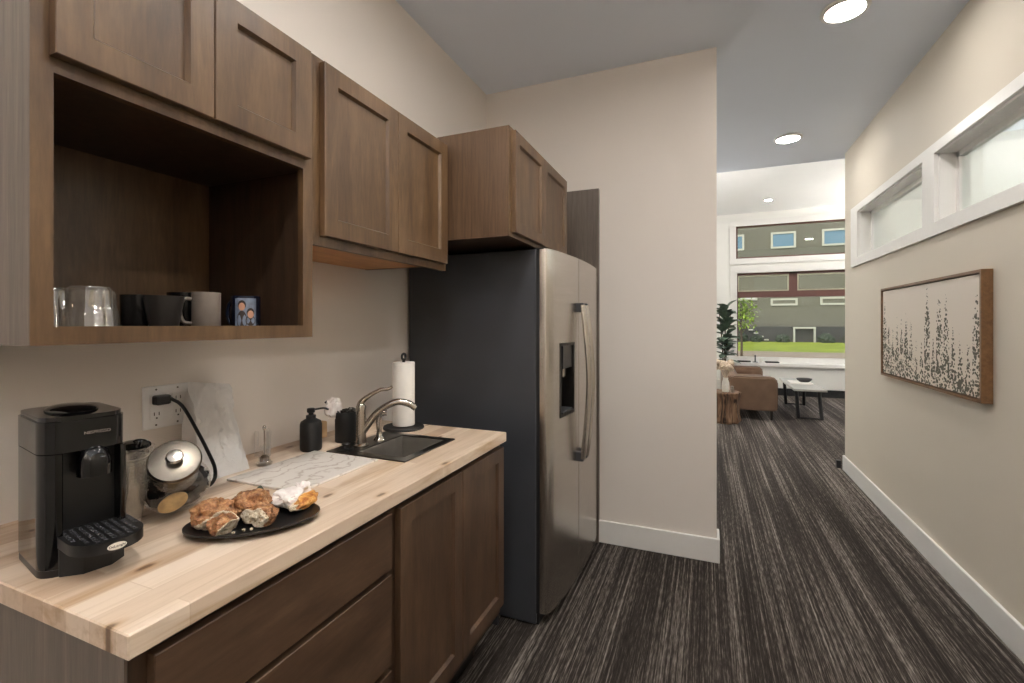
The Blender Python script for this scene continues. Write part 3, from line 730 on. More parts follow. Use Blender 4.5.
for i in range(9):
    for j in range(9):
        x, y = .062 + i * .0118, -.030 + j * .0110
        if x > .12 and math.hypot(x - .123, y - .013) > .044: continue
        box(b, x, x + .006, y, y + .0055, .066, .0672)
obj('tray_grid', b, M['dark_grey'], tray, local=True)
obj('tray_support', prism(new(), [(.05, -.036), (.088, -.036), (.108, -.01), (.108, .028), (.088, .052), (.05, .052)], .0, .048), M['black'], cm, local=True)
text_obj('lettering', 'NESPRESSO', .0072, M['ceramic_grey'], cm, Matrix.Translation((.0885, .014, .236)) @ Matrix.Rotation(PI / 2, 4, 'Z') @ Matrix.Rotation(PI / 2, 4, 'X'))
# oval badge on the tray rim
b = new(); ba = Matrix.Translation((.1785, .015, .057)) @ Matrix.Rotation(PI / 2, 4, 'Z') @ Matrix.Rotation(PI / 2, 4, 'X')
v = [b.verts.new(ba @ Vector((.013 * math.cos(2 * PI * i / 28), .0058 * math.sin(2 * PI * i / 28), 0))) for i in range(28)]
v2 = [b.verts.new(ba @ Vector((.013 * math.cos(2 * PI * i / 28), .0058 * math.sin(2 * PI * i / 28), .0008))) for i in range(28)]
for i in range(28): b.faces.new((v[i], v[(i + 1) % 28], v2[(i + 1) % 28], v2[i]))
b.faces.new(v2); b.faces.new(list(reversed(v))); bd = obj('badge', b, M['ceramic_white'], tray, local=True)
text_obj('badge_lettering', 'DeLonghi', .0058, M['black'], tray, ba @ Matrix.Translation((0, 0, .001)))
for k, z in enumerate((.03, .10, .17)): pass

# --- tall clear cups, nested
def cup_mesh(h=.085, r0=.021, r1=.034):
    b = new(); lathe(b, [(.001, 0), (r0, 0), (r0 + .0008, .006)] + [(r0 + (r1 - r0) * t / 8 + (.0007 if t % 2 else 0), .006 + (h - .010) * t / 8) for t in range(1, 9)] + [(r1 + .002, h - .003), (r1 + .0015, h), (r1, h)], seg=32, cap=False); return b
c0 = obj('plastic_cup', cup_mesh(), M['cup_plastic'], local=True, loc=(-1.148, .616, Z), smooth=True)
tag(c0, 'clear plastic cup, bottom one of the nested stack beside the coffee machine', 'cup', 'nested clear plastic cups')
for k in range(1, 9):
    c = c0.copy(); COL.objects.link(c); c.location = (-1.148, .616, Z + k * .0068)
    c['label'] = 'clear plastic cup nested inside the stack beside the coffee machine' if k < 8 else 'clear plastic cup, topmost of the nested stack beside the coffee machine'
# --- clear container of black pods behind
tub = obj('clear_container', lathe(new(), [(.001, .002), (.032, .002), (.036, .135), (.0375, .137), (.0375, .133), (.0345, .131), (.031, .004), (.001, .004)], seg=32, cap=False), M['cup_plastic'], local=True, loc=(-1.245, .680, Z), smooth=True)
tag(tub, 'tall clear plastic container of black pods by the wall behind the cups', 'container')
def pod_mesh():
    return lathe(new(), [(.001, 0), (.008, .0), (.013, .006), (.0165, .017), (.019, .018), (.019, .020), (.001, .021)], seg=20)
p0 = None
for k in range(14):
    a = k * 2.39; z = Z + .008 + (k // 2) * .020; rr = .0098
    loc = (-1.245 + rr * math.cos(k * PI + (k // 2) * 1.1), .680 + rr * math.sin(k * PI + (k // 2) * 1.1), z)
    if p0 is None: p0 = obj('coffee_pod', pod_mesh(), M['black_gloss'], local=True, loc=loc, smooth=True); tag(p0, 'black coffee pod inside the tall clear container by the wall', 'coffee pod', 'pods in the clear container'); continue
    c = p0.copy(); COL.objects.link(c); c.location = loc; c.rotation_euler = (random.uniform(-.6, .6), random.uniform(-.6, .6), 0)
# --- glass jar with tilted steel lid
JC = Vector((-1.110, .694, Z)); LD = Vector((.64, -.42, .64)).normalized(); BC = Vector((-.004, -.003, .062))
jt = thing('glass_jar', 'clear glass jar with tilted round steel lid and oval tan label', 'jar', tuple(JC))
q = LD.to_track_quat('Z', 'Y').to_matrix()
def jar_shell(s, bm, flat=.056):
    for v in lump(bm, BC, (.063 * s, .069 * s, .062 * s), 4, 0):
        v.co.z = max(v.co.z, .002 + (1 - s) * .05)
        d = (v.co - BC).dot(LD)
        if d > flat * s: v.co -= LD * (d - flat * s)
    return bm
b = jar_shell(1, new()); lathe(b, [(.042, .050), (.038, .062), (.039, .092), (.037, .092)], BC, 40, q, cap=False)
obj('jar_body', b, M['jar_glass'], jt, local=True, smooth=True)
lc = BC + LD * .094 + Vector((0, 0, .004))
b = lathe(new(), [(.040, -.006), (.041, .002), (.0475, .004), (.049, .013), (.046, .017), (.028, .019), (.001, .020)], lc, 48, q)
lid = obj('lid', b, plain('brushed_lid_steel', (118, 111, 102), .26, 1), jt, local=True, smooth=True)
b = lathe(new(), [(.007, .018), (.007, .026), (.0150, .028), (.0160, .033), (.013, .036), (.001, .037)], lc, 32, q)
obj('lid_knob', b, M['chrome'], lid, local=True, smooth=True)
ln = Vector((.86, -.50, -.10)).normalized(); lx = Vector((ln.y, -ln.x, 0)).normalized() * -1; lx = (lx + Vector((0, 0, .45))).normalized(); ly = ln.cross(lx).normalized()
b = new(); oc = BC + ln * .0625 + Vector((-.004, -.006, -.014)); rings = []
for dd, k in ((0, 1), (.004, 1), (.005, .9)):
    rings.append([b.verts.new(oc + ln * dd + lx * .028 * k * math.cos(2 * PI * i / 32) + ly * .018 * k * math.sin(2 * PI * i / 32)) for i in range(32)])
for r1, r2 in zip(rings, rings[1:]):
    for i in range(32): b.faces.new((r1[i], r1[(i + 1) % 32], r2[(i + 1) % 32], r2[i]))
b.faces.new(rings[-1]); b.faces.new(list(reversed(rings[0])))
obj('jar_label', b, M['label_tan'], jt, local=True, smooth=True)['label'] = 'tan oval paper label'
b = new()
for k in range(64):
    d = Vector((random.uniform(-1, 1), random.uniform(-1, 1), random.uniform(-1, 1)))
    if d.length > 1: d.normalize()
    if d.dot(LD) > .7: d = d * .6
    lump(b, BC + Vector((d.x * .044, d.y * .049, d.z * .044)), (.021, .017, .015), 1, .6, 50, k, k)
o = obj('wrapped_sweets', b, M['black_gloss'], local=True, loc=tuple(JC))
tag(o, 'shiny black wrapped pieces filling the glass jar', 'sweets', kind='stuff')

# --- outlet with plug and cord
ol = thing('outlet_plate', 'white double gang outlet plate on the wall behind the counter', 'outlet', (XL, .832, 1.114))
obj('plate', box(new(), XL, XL + .006, .772, .892, 1.056, 1.172, .002), M['white_plastic'], ol)
for yc in (.804, .860):
    r_ = obj('receptacle', box(new(), XL + .006, XL + .009, yc - .017, yc + .017, 1.080, 1.150, .002), M['white_plastic'], ol)
    b = new()
    for zz in (1.096, 1.134):
        for dy in (-.006, .006): box(b, XL + .009, XL + .0094, yc + dy - .001, yc + dy + .001, zz - .004, zz + .005)
        box(b, XL + .009, XL + .0094, yc - .002, yc + .002, zz - .013, zz - .009)
    obj('slots', b, M['black'], r_)
for yy in (.804, .860):
    for zz in (1.066, 1.162): obj('screw', lathe(new(), [(.0025, 0), (.0025, .001), (.0005, .001)], (XL + .006, yy, zz), 10, Matrix.Rotation(PI / 2, 3, 'Y')), M['steel_dark'], ol)
pc = thing('power_cord', 'black power cord plugged into the outlet and looping behind the jar', 'cord', (-1.36, .81, 1.138))
obj('plug', box(new(), XL + .0095, XL + .034, .790, .828, 1.122, 1.148, .005, 2), M['black_satin'], pc)
b = new(); tube(b, [(-1.355, .826, 1.137), (-1.335, .846, 1.112), (-1.278, .850, 1.045), (-1.222, .843, .992), (-1.188, .834, .962), (-1.172, .820, .938), (-1.192, .808, .921), (-1.25, .77, .919), (-1.31, .70, .919), (-1.31, .56, .919), (-1.22, .50, .921), (-1.178, .50, .925)], .0045, 10)
obj('cable', b, M['black_satin'], pc, smooth=True)

# --- translucent bag
b = new(); nx, nz = 16, 22
def bagpt(u, w, side):                                    # u across 0..1, w up 0..1
    y = .838 + u * .140 + .009 * w * (1 - 2 * u) + .022 * w
    x_b = -1.243; x_t = -1.345
    x = x_b + (x_t - x_b) * (w ** .8)
    thick = .085 * (1 - w) ** .9 + .006
    x = x if side else max(x - thick, XL + .006)
    if not side: x = min(x, -1.30 - .03 * w)
    p = Vector((x, y, Z + .001 + w * (.262 - .02 * u)))
    n = noise.noise(Vector((u * 3.1, w * 3.7, 5 + side))) * .014 + abs(noise.noise(Vector((u * 6 + w * 5, w * 6 - u * 3, side * 4)))) * .016
    n *= min(1, w * 5 + .1)
    p.x = max(p.x + n * (1 if side else .3), XL + .004 + (.004 if side else 0)); p.y += n * .3; return p
G = [[[b.verts.new(bagpt(i / nx, j / nz, s_)) for i in range(nx + 1)] for j in range(nz + 1)] for s_ in (0, 1)]
for s_ in (0, 1):
    for j in range(nz):
        for i in range(nx): b.faces.new((G[s_][j][i], G[s_][j][i + 1], G[s_][j + 1][i + 1], G[s_][j + 1][i]))
for j in range(nz):
    for i in (0, nx): b.faces.new((G[0][j][i], G[0][j + 1][i], G[1][j + 1][i], G[1][j][i]))
for i in range(nx): b.faces.new((G[0][0][i], G[1][0][i], G[1][0][i + 1], G[0][0][i + 1]))
tag(obj('plastic_bag', b, M['bag'], loc=(-1.28, .92, Z), smooth=True), 'crumpled translucent white bag standing against the wall beside the outlet', 'bag')

# --- marble board
tag(obj('marble_board', box(new(), -1.205, -.945, .878, 1.188, Z, Z + .006, .0015), M['marble'], loc=(-1.08, 1.03, Z)), 'white veined marble board lying on the counter left of the sink', 'board')
# --- clear mill
ml = thing('pepper_mill', 'small clear acrylic pepper mill standing beside the marble board', 'mill', (-1.236, 1.022, Z))
X0, Y0 = -1.236, 1.022
obj('body', lathe(new(), [(.001, 0), (.022, 0), (.023, .008), (.017, .014), (.015, .03), (.0145, .055), (.013, .058)], (X0, Y0, Z), 24, cap=False), M['jar_glass'], ml, smooth=True)
obj('peppercorns', lathe(new(), [(.001, .012), (.013, .012), (.013, .024), (.006, .03), (.001, .031)], (X0, Y0, Z), 20), M['bark'], ml, smooth=True)
obj('shaft', lathe(new(), [(.002, .01), (.002, .105), (.005, .108), (.006, .114), (.003, .119), (.001, .12)], (X0, Y0, Z), 14), M['chrome'], ml, smooth=True)
for a in (0, 2.1, 4.2):
    cx, cy = X0 + .019 * math.cos(a), Y0 + .022 * math.sin(a)
    obj('shaker_tube', lathe(new(), [(.001, .03), (.006, .03), (.006, .09), (.007, .1), (.004, .106), (.001, .107)], (cx, cy, Z), 16), M['jar_glass'], ml, smooth=True)
# --- soap bottle
sb = thing('soap_dispenser', 'matte black soap pump bottle standing near the wall', 'soap dispenser', (-1.236, 1.203, Z))
X0, Y0 = -1.236, 1.203
obj('bottle', lathe(new(), [(.001, 0), (.030, 0), (.034, .004), (.035, .012), (.035, .088), (.032, .098), (.020, .105), (.013, .108), (.013, .118)], (X0, Y0, Z), 32), M['black'], sb, smooth=True)
obj('collar', lathe(new(), [(.016, .106), (.016, .118), (.008, .12), (.008, .128)], (X0, Y0, Z), 24), M['black_satin'], sb, smooth=True)
b = lathe(new(), [(.011, .127), (.013, .129), (.013, .140), (.010, .142), (.001, .142)], (X0, Y0, Z), 24)
tube(b, [(X0, Y0, Z + .135), (X0 + .01, Y0 + .045, Z + .135), (X0 + .014, Y0 + .064, Z + .128)], .0035, 8, 4); obj('pump', b, M['black_satin'], sb, smooth=True)
# --- caddy with brush
cy_ = thing('utensil_holder', 'black cylindrical utensil holder between the soap and the faucet', 'holder', (-1.214, 1.345, Z))
obj('holder_body', lathe(new(), [(.001, 0), (.036, 0), (.038, .003), (.038, .108), (.035, .108), (.034, .006), (.001, .006)], (-1.214, 1.345, Z), 32, cap=False), M['black'], cy_, smooth=True)
br = thing('dish_brush', 'dish brush with a white tag leaning out of the black holder', 'brush', (-1.21, 1.345, Z + .01))
b = new(); tube(b, [(-1.200, 1.36, Z + .015), (-1.225, 1.325, Z + .10), (-1.255, 1.287, Z + .150)], [.004, .004, .005], 8, 4); obj('brush_handle', b, M['dark_grey'], br, smooth=True)
b = new(); lump(b, (-1.235, 1.305, Z + .126), (.010, .040, .036), 3, .3, 60, 4); obj('brush_tag', b, M['wrap'], br, smooth=True)
sc_ = new(); lump(sc_, (-1.205, 1.352, Z + .108), (.026, .024, .012), 3, .6, 60, 9)
tag(obj('steel_scrubber', sc_, M['steel_dark'], loc=(-1.205, 1.352, Z + .10)), 'dark crumpled scrubber filling the top of the black holder', 'scrubber')
tag(obj('sponge', box(new(), -1.345, -1.320, 1.30, 1.365, Z, Z + .062, .005, 2), plain('tan_sponge', (196, 166, 128), .9), loc=(-1.33, 1.33, Z)), 'tan sponge standing against the wall behind the soap bottle', 'sponge')
# --- paper towel
pt = thing('paper_towel_holder', 'black paper towel holder with round base next to the fridge', 'paper towel holder', (-1.148, 1.605, Z))
X0, Y0 = -1.148, 1.605
obj('base_plate', lathe(new(), [(.001, 0), (.082, 0), (.083, .004), (.080, .010), (.001, .011)], (X0, Y0, Z), 48), M['black'], pt, smooth=True)
obj('rod', lathe(new(), [(.006, .01), (.006, .285)], (X0, Y0, Z), 16), M['black'], pt, smooth=True)
b = new(); tube(b, [(X0 + .012 * math.cos(a), Y0 + .012 * math.sin(a), Z + .292 + .012 * 0) if False else (X0, Y0 + .012 * math.cos(a), Z + .292 + .012 * math.sin(a)) for a in [2 * PI * i / 12 for i in range(13)]], .005, 8, 2)
obj('finial_ring', b, M['black'], pt, smooth=True)
b = lathe(new(), [(.018, .014), (.0435, .014), (.0445, .018), (.0445, .266), (.0435, .27), (.018, .27), (.018, .014)], (X0, Y0, Z), 48, cap=False)
tag(obj('paper_towel_roll', b, M['off_white'], loc=(X0, Y0, Z), smooth=True), 'white paper towel roll on the black holder', 'paper towel roll')

# --- plate with pastries
PC = Vector((-.884, .708, Z)); ang = math.radians(46)
pl = thing('oval_plate', 'black oval plate holding browned pastries on the counter', 'plate', tuple(PC), ang)
b = lathe(new(), [(.001, .0), (.58, 0), (.62, .002), (.93, .010), (1.0, .013), (1.0, .0165), (.96, .016), (.60, .006), (.001, .006)], seg=56)
for v in b.verts: v.co.x *= .128; v.co.y *= .082
obj('plate_body', b, M['black_satin'], pl, local=True, smooth=True)
def pastry(label, c, r, seed, rot, cuts, sub=5, amp=.34):
    """browned crust; where it was torn (cuts) the pale crumb shows"""
    b = new(); lump(b, c, r, sub, amp, 28, seed, rot); C = Vector(c)
    dirs = [Vector(d).normalized() for d in cuts]
    for v in b.verts:
        for d in dirs:
            t = (v.co - C).dot(d) - min(r) * .80
            if t > 0: v.co -= d * t * (.85 + .25 * noise.noise(v.co * 90))
        if v.co.z < Z + .0075: v.co.z = Z + .0075
        v.co += (v.co - C).normalized() * noise.noise(v.co * 130 + Vector((seed, 0, 0))) * .0022
    for f in b.faces:
        for d in dirs:
            if (f.calc_center_median() - C).dot(d) > min(r) * .72: f.material_index = 1
    return tag(obj('pastry', b, [M['crust'], M['crumb']], loc=c, smooth=True), label, 'pastry', 'pastries on the oval plate')
pastry('browned torn pastry at the left back end of the black oval plate', (-.940, .656, Z + .034), (.042, .034, .030), 1.3, .5, [(.9, -.5, -.6)])
pastry('smaller browned pastry at the front left of the plate with a pale torn underside', (-.898, .652, Z + .023), (.030, .036, .020), 4.1, .8, [(.9, .1, -.5), (.1, 1, .1)])
pastry('wide browned pastry at the middle back of the black oval plate', (-.924, .728, Z + .033), (.040, .042, .028), 7.7, 1.2, [(0, 0, -1)])
pastry('broken pastry at the middle front of the plate, its left side showing pale crumb', (-.868, .708, Z + .024), (.032, .036, .021), 9.9, 1.0, [(.15, -1, .1)])
for i, (x, y) in enumerate(((-.862, .665), (-.870, .648), (-.884, .628), (-.853, .675))):
    b = new(); lump(b, (x, y, Z + .0105), (.004, .0035, .003), 1, .5, 60, i)
    tag(obj('crumb', b, M['crumb'], loc=(x, y, Z + .008)), ['pale crumb lying before the middle pastries', 'pale crumb beside the lower left pastry', 'pale crumb nearest the left plate rim', 'pale crumb touching the middle front pastry'][i], 'crumb', 'crumbs on the plate')
sw = thing('wrapped_sandwich', 'half eaten breakfast sandwich wrapped in white paper at the right of the plate', 'sandwich', (-.862, .800, Z + .012))
b = new(); lump(b, (-.884, .795, Z + .029), (.034, .040, .021), 4, .35, 30, 2.2, .8)
for v in b.verts: v.co.z = max(v.co.z, Z + .013)
obj('paper_wrap', b, M['wrap'], sw, smooth=True)
b = new(); lump(b, (-.842, .806, Z + .025), (.018, .038, .015), 4, .3, 34, 6, .3)
for v in b.verts: v.co.z = max(v.co.z, Z + .014)
obj('egg_filling', b, M['egg'], sw, smooth=True)
b = new(); lump(b, (-.846, .786, Z + .020), (.020, .026, .010), 3, .3, 40, 3.3, .4)
for v in b.verts: v.co.z = max(v.co.z, Z + .013)
obj('bread', b, M['crumb'], sw, smooth=True)
b = new(); lump(b, (-.876, .826, Z + .040), (.016, .026, .014), 3, .7, 30, 12, .4); obj('paper_fold', b, M['wrap'], sw, smooth=True)
kn = new(); tube(kn, [(-.905, .785, Z + .016), (-.94, .787, Z + .020), (-.972, .789, Z + .043)], [.003, .0055, .006], 8, 4, .6)
tag(obj('knife', kn, M['green_handle'], loc=(-.95, .76, Z + .02), smooth=True), 'dark green handled knife sticking up from the back of the plate', 'knife')

# ================================================================== CUPS ON THE OPEN SHELF
SH = 1.323
def mug(name, label, mat, x, y, r0, r1, h, ha=None, group='mugs on the open shelf'):
    t = thing(name, label, 'mug', (x, y, SH), 0, group)
    obj('mug_body', lathe(new(), [(.001, 0), (r0 * .92, 0), (r0, .004), (r1, h), (r1 - .003, h), (r0 - .003, .006), (.001, .006)], seg=36, cap=False), mat, t, local=True, smooth=True)
    if ha is not None:
        d = Vector((math.cos(ha), math.sin(ha), 0)); b = new(); rr = (r0 + r1) / 2
        tube(b, [d * (rr - .003) + Vector((0, 0, h * .82)), d * (rr + .016) + Vector((0, 0, h * .80)), d * (rr + .023) + Vector((0, 0, h * .5)), d * (rr + .016) + Vector((0, 0, h * .24)), d * (rr - .003) + Vector((0, 0, h * .2))], .0045, 10, 6)
        obj('handle', b, mat, t, local=True, smooth=True)
    return t
M['tumbler'] = glassy('ribbed_tumbler_glass', (1, .98, .95, 1), .35, .06, tint=.93, milk=.035)
def tumbler(x, y, label):
    b = new(); pr = [(.001, .088), (.030, .088), (.034, .082), (.0335, .05), (.037, .045), (.040, .002), (.0415, 0), (.0385, .0005), (.034, .045), (.0305, .05), (.030, .08), (.001, .082)]
    lathe(b, pr, seg=80, cap=False)
    for v in b.verts:
        a = math.atan2(v.co.y, v.co.x); k = 1 + .05 * math.cos(a * 10)
        if v.co.z < .08 and math.hypot(v.co.x, v.co.y) > .01: v.co.x *= k; v.co.y *= k
    o = obj('glass_tumbler', b, M['tumbler'], loc=None, smooth=True); o.location = (x, y, SH); return tag(o, label, 'glass', 'upturned tumblers on the open shelf')
tumbler(-1.09, .518, 'clear ribbed tumbler turned upside down at the front left of the shelf')
tumbler(-1.185, .493, 'clear tumbler upside down, behind the frontmost one at the left')
tumbler(-1.192, .577, 'clear tumbler upside down, right behind the frontmost one, next to the dark mugs')
tumbler(-1.272, .545, 'clear tumbler upside down at the back of the group of glasses')
mug('mug', 'black mug just right of the upturned glasses on the shelf', M['ceramic_black'], -1.185, .656, .033, .035, .082)
mug('mug', 'dark charcoal mug with rounded bottom, in front at the middle of the shelf', plain('charcoal_ceramic', (40, 37, 35), .3), -1.10, .657, .026, .038, .078)
mug('mug', 'black mug behind the charcoal one at the middle of the shelf', M['ceramic_black'], -1.20, .765, .034, .037, .094)
mug('mug', 'grey taupe mug with a handle between the dark mugs and the picture mug', M['ceramic_grey'], -1.135, .775, .031, .031, .094, math.radians(250))
pm = mug('mug', 'dark blue mug printed with a picture of two people', M['navy'], -1.13, .878, .0345, .0345, .090, math.radians(190))
def wrap_patch(a0, a1, z0, z1, r, n=16, shape=None):
    """curved patch lying on the mug's side"""
    b = new(); g = []
    for i in range(n + 1):
        a = a0 + (a1 - a0) * i / n; g.append([b.verts.new((r * math.cos(a), r * math.sin(a), z)) for z in (z0, z1)])
    for i in range(n): b.faces.new((g[i][0], g[i + 1][0], g[i + 1][1], g[i][1]))
    return b
def blob(ac, zc, ra, rz, r, n=24):
    b = new(); c = b.verts.new((r * math.cos(ac), r * math.sin(ac), zc)); ring = []
    for i in range(n):
        t = 2 * PI * i / n; a = ac + ra * math.cos(t); ring.append(b.verts.new((r * math.cos(a), r * math.sin(a), zc + rz * math.sin(t))))
    for i in range(n): b.faces.new((c, ring[i], ring[(i + 1) % n]))
    return b
A = math.radians(-38)
pic = obj('printed_picture', wrap_patch(A - .75, A + .75, .008, .084, .0349), plain('print_sky_blue', (118, 130, 150), .3, var=.3, vs_=60), pm, local=True)
shirt = plain('print_shirt', (52, 40, 36), .4); skin = plain('print_skin', (198, 148, 122), .4); hair = plain('print_hair', (40, 28, 22), .4)
for (ac, top) in ((-.26, .062), (.32, .042)):
    obj('printed_shirt', blob(A + ac, .026, .34, .015 + (top - .044) * .6, .03505), shirt, pic, local=True)
    obj('printed_hair', blob(A + ac, top + .004, .27, .0125, .0352), hair, pic, local=True)
    obj('printed_face', blob(A + ac, top, .21, .0100, .0354), skin, pic, local=True)

# ================================================================== PICTURE ON THE RIGHT WALL
ap = thing('framed_painting', 'wide framed painting of dark plant plumes on a pale canvas on the right wall', 'painting', (XR, 3.37, 1.285))
py0, py1, pz0, pz1, px = 2.728, 4.035, .985, 1.585, XR - .042
b = new(); fw = .014
for (y0, y1, z0, z1) in ((py0, py1, pz0, pz0 + fw), (py0, py1, pz1 - fw, pz1), (py0, py0 + fw, pz0 + fw, pz1 - fw), (py1 - fw, py1, pz0 + fw, pz1 - fw)):
    box(b, px, XR - .001, y0, y1, z0, z1)
obj('frame', b, M['art_frame'], ap)
obj('canvas', box(new(), px + .008, XR - .01, py0 + fw + .006, py1 - fw - .006, pz0 + fw + .006, pz1 - fw - .006), M['art'], ap)
obj('backing', box(new(), XR - .01, XR - .003, py0 + fw, py1 - fw, pz0 + fw, pz1 - fw), M['black'], ap)
tag(obj('charger_box', box(new(), 1.115, 1.150, 5.19, 5.24, 0, .07, .004), M['black'], loc=(1.13, 5.21, 0)), 'small black box on the carpet at the end of the right wall', 'box')

# ================================================================== FAR LOUNGE
sf = thing('leather_sofa', 'brown leather sofa with rounded arms seen from its end', 'sofa', (.3, 8.2, 0))
b = prism(new(), [(.29, .13), (.88, .13), (.90, .15), (.905, .54), (.885, .58), (.85, .60), (.34, .60), (.29, .56)], 7.36, 7.56, 'y')
bmesh.ops.bevel(b, geom=b.edges[:], offset=.02, segments=3, affect='EDGES'); obj('armrest', b, M['leather'], sf, smooth=True)
b = prism(new(), [(.29, .13), (.84, .13), (.86, .15), (.865, .56), (.845, .60), (.81, .62), (.34, .62), (.29, .58)], 8.86, 9.06, 'y')
bmesh.ops.bevel(b, geom=b.edges[:], offset=.02, segments=3, affect='EDGES'); obj('armrest', b, M['leather'], sf, smooth=True)
obj('seat', box(new(), .30, .84, 7.56, 8.86, .14, .40, .03, 3), M['leather'], sf, smooth=True)
obj('seat_cushion', box(new(), .34, .85, 7.57, 8.85, .40, .50, .03, 3), M['leather'], sf, smooth=True)
obj('backrest', box(new(), .22, .44, 7.40, 9.02, .14, .60, .05, 3), M['leather'], sf, smooth=True)
for (x, y) in ((.83, 7.42), (.35, 7.42), (.80, 9.0), (.35, 9.0)):
    obj('leg', lathe(new(), [(.016, 0), (.022, .14)], (x, y, 0), 14), M['steel_dark'], sf, smooth=True)
ctb = thing('coffee_table', 'low coffee table with pale marble top and black slanted legs', 'table', (1.33, 8.3, 0))
obj('table_top', box(new(), 1.12, 1.52, 7.56, 9.02, .405, .435, .004), plain('grey_stone_top', (166, 164, 158), .35), ctb)
for (x, y, fx, fy) in ((1.18, 7.78, 1.20, 7.70), (1.46, 7.78, 1.48, 7.70), (1.18, 8.9, 1.22, 9.0), (1.46, 8.9, 1.48, 9.0)):
    b = new(); tube(b, [(x, y, .405), (fx, fy, .0)], .024, 8, 0); obj('leg', b, M['black'], ctb)
b = new(); tube(b, [(1.20, 7.70, .012), (1.48, 7.70, .012)], .009, 6, 0); tube(b, [(1.22, 9.0, .012), (1.48, 9.0, .012)], .009, 6, 0); obj('foot_bar', b, M['black'], ctb)
tag(obj('book', box(new(), 1.17, 1.46, 8.15, 8.50, .435, .455, .002), M['off_white'], loc=(1.3, 8.3, .435)), 'pale book lying on the coffee table', 'book')
tag(obj('black_bowl', lathe(new(), [(.001, 0), (.06, 0), (.10, .035), (.104, .055), (.095, .055), (.06, .012), (.001, .01)], (1.37, 8.32, .455), 28, cap=False), M['black'], loc=(1.37, 8.32, .455), smooth=True), 'small black bowl on the book on the coffee table', 'bowl')
b = new(); lathe(b, [(.001, 0), (.19, 0), (.205, .03), (.185, .12), (.18, .24), (.20, .36), (.212, .405), (.205, .415), (.001, .415)], seg=64)
for v in b.verts:
    a = math.atan2(v.co.y, v.co.x); k = 1 + .05 * math.sin(a * 9 + v.co.z * 6) + .03 * math.sin(a * 17)
    if math.hypot(v.co.x, v.co.y) > .05: v.co.x *= k; v.co.y *= k
    v.co += Vector((.215, 7.08, 0))
tag(obj('stump_table', b, M['stump'], loc=(.215, 7.08, 0), smooth=True), 'grooved wooden stump side table at the end of the brown sofa', 'side table')
TZ = .415
tag(obj('vase', lathe(new(), [(.001, 0), (.045, 0), (.052, .05), (.045, .13), (.030, .17), (.034, .19), (.028, .19), (.025, .165), (.001, .16)], (.235, 7.05, TZ), 28), M['ceramic_white'], loc=(.235, 7.05, TZ), smooth=True), 'white vase of dried plumes on the stump table', 'vase')
for k in range(11):
    a = k * 2.4; sp_ = .07 + .08 * random.random(); top = Vector((.235 + sp_ * math.cos(a), 7.05 + sp_ * math.sin(a), TZ + .30 + .16 * random.random()))
    base = Vector((.235 + .01 * math.cos(a), 7.05 + .01 * math.sin(a), TZ + .165)); mid = base.lerp(top, .5) + Vector((0, 0, .05))
    b = new(); tube(b, [base, mid], .003, 6, 2); 
    nplume = [mid, mid.lerp(top, .4) + Vector((0, 0, .01)), top]
    bt_ = thing('pampas_stem', 'fluffy beige dried plume in the white vase on the stump table', 'dried flower', tuple(base), 0, 'dried plumes in the vase')
    obj('stem', b, M['pampas'], bt_)
    b = new(); tube(b, nplume, [.012, .052, .016], 10, 6)
    for v in b.verts: v.co += Vector((noise.noise(v.co * 60), noise.noise(v.co * 60 + Vector((9, 0, 0))), noise.noise(v.co * 60 + Vector((0, 9, 0))))) * .018
    obj('plume', b, M['pampas'], bt_)
tag(obj('small_jar', lathe(new(), [(.001, 0), (.022, 0), (.024, .05), (.016, .06), (.02, .085), (.001, .09)], (.315, 6.99, TZ), 20), M['ceramic_grey'], loc=(.315, 6.99, TZ), smooth=True), 'small grey jar beside the vase on the stump table', 'jar')
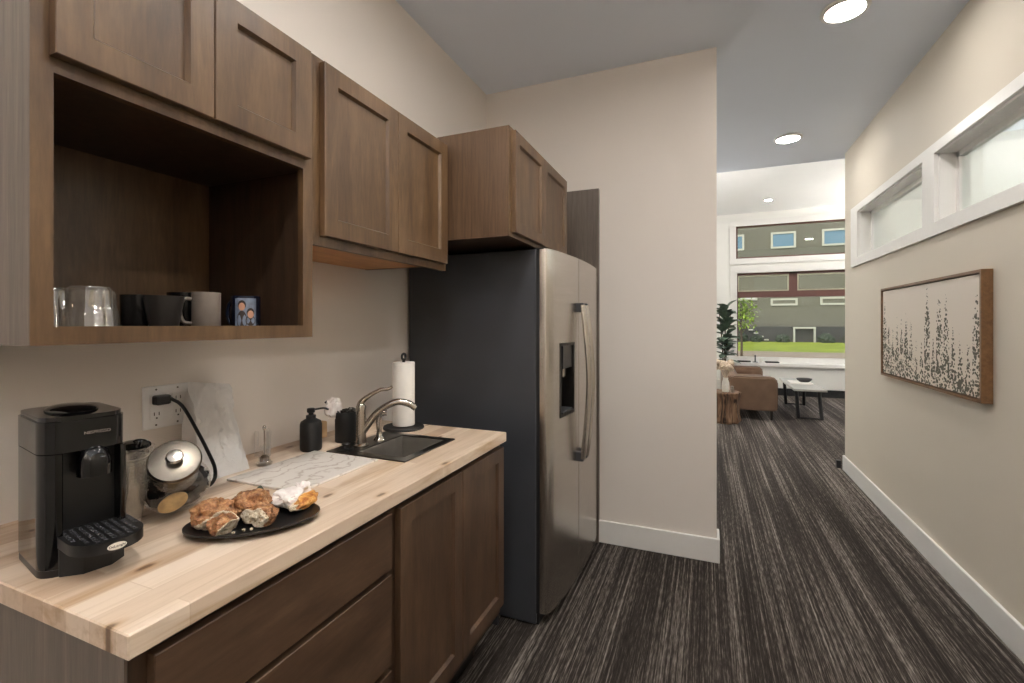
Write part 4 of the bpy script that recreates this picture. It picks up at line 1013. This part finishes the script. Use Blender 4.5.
# plant
pp = thing('potted_plant', 'tall fiddle leaf plant with large dark leaves by the far window', 'plant', (.30, 9.72, 0))
obj('pot', lathe(new(), [(.001, 0), (.13, 0), (.17, .28), (.172, .30), (.15, .30), (.15, .27), (.001, .27)], (.30, 9.72, 0), 32), M['ceramic_white'], pp, smooth=True)
b = new()
for (dx, dy) in ((0, 0), (.03, .03), (-.04, .02)): tube(b, [(.30 + dx * .3, 9.72 + dy * .3, .26), (.31 + dx, 9.72 + dy, .9), (.33 + dx * 3, 9.70 + dy * 2, 1.62)], [.014, .011, .006], 8, 4)
obj('stem', b, M['bark'], pp, smooth=True)
def leaf(c, d, up, L, w_):
    b = new(); side = d.cross(up).normalized(); n = 7; row = []
    for i in range(n):
        t = i / (n - 1); wd = w_ * math.sin(PI * min(1, t * .93 + .04)) ** .7 * (.75 + .5 * t); p = c + d * L * t + up * (-.18 * L * t * t)
        row.append([b.verts.new(p - side * wd + up * wd * .35), b.verts.new(p), b.verts.new(p + side * wd + up * wd * .35)])
    for r1, r2 in zip(row, row[1:]):
        for j in (0, 1): b.faces.new((r1[j], r1[j + 1], r2[j + 1], r2[j]))
    return b
for k in range(64):
    z = .66 + k * .0155; a = k * 2.4; c = Vector((.31 + random.uniform(-.04, .05), 9.70 + random.uniform(-.03, .03), z))
    d = Vector((math.cos(a), math.sin(a) * .8, random.uniform(-.2, 1.1))).normalized(); up = Vector((0, 0, 1)); up = (up - d * up.dot(d)).normalized()
    obj('leaf', leaf(c, d, up, (.19 + .08 * random.random()), .078), M['green_leaf'], pp, smooth=True)
# sill items
S = .60
tag(obj('candle_holder', lathe(new(), [(.001, 0), (.05, 0), (.05, .01), (.012, .016), (.012, .13), (.02, .14), (.001, .142)], (.86, YF - .13, S), 20), M['black'], loc=(.86, YF - .13, S), smooth=True), 'slim black candle holder on the far window sill', 'candle holder')
tag(obj('white_cup', lathe(new(), [(.001, 0), (.03, 0), (.036, .08), (.031, .08), (.026, .005), (.001, .005)], (.96, YF - .15, S), 20, cap=False), M['ceramic_white'], loc=(.96, YF - .15, S), smooth=True), 'small white cup beside the candle holder on the far sill', 'cup')
b = rect_frame(new(), 1.02, 1.2, 0, .0, 0, 0, 0) if False else new()
box(b, 1.03, 1.26, YF - .22, YF - .06, S, S + .012, .003); box(b, 1.03, 1.26, YF - .22, YF - .205, S + .012, S + .024); box(b, 1.03, 1.26, YF - .075, YF - .06, S + .012, S + .024)
tag(obj('black_tray', b, M['black'], loc=(1.14, YF - .14, S)), 'flat black tray on the far window sill right of the cup', 'tray')
b = box(new(), .55, .78, YF - .2, YF - .08, S, S + .03, .004); tag(obj('dark_box', b, M['porch_dark'], loc=(.66, YF - .14, S)), 'low dark box on the far sill near the plant', 'box')
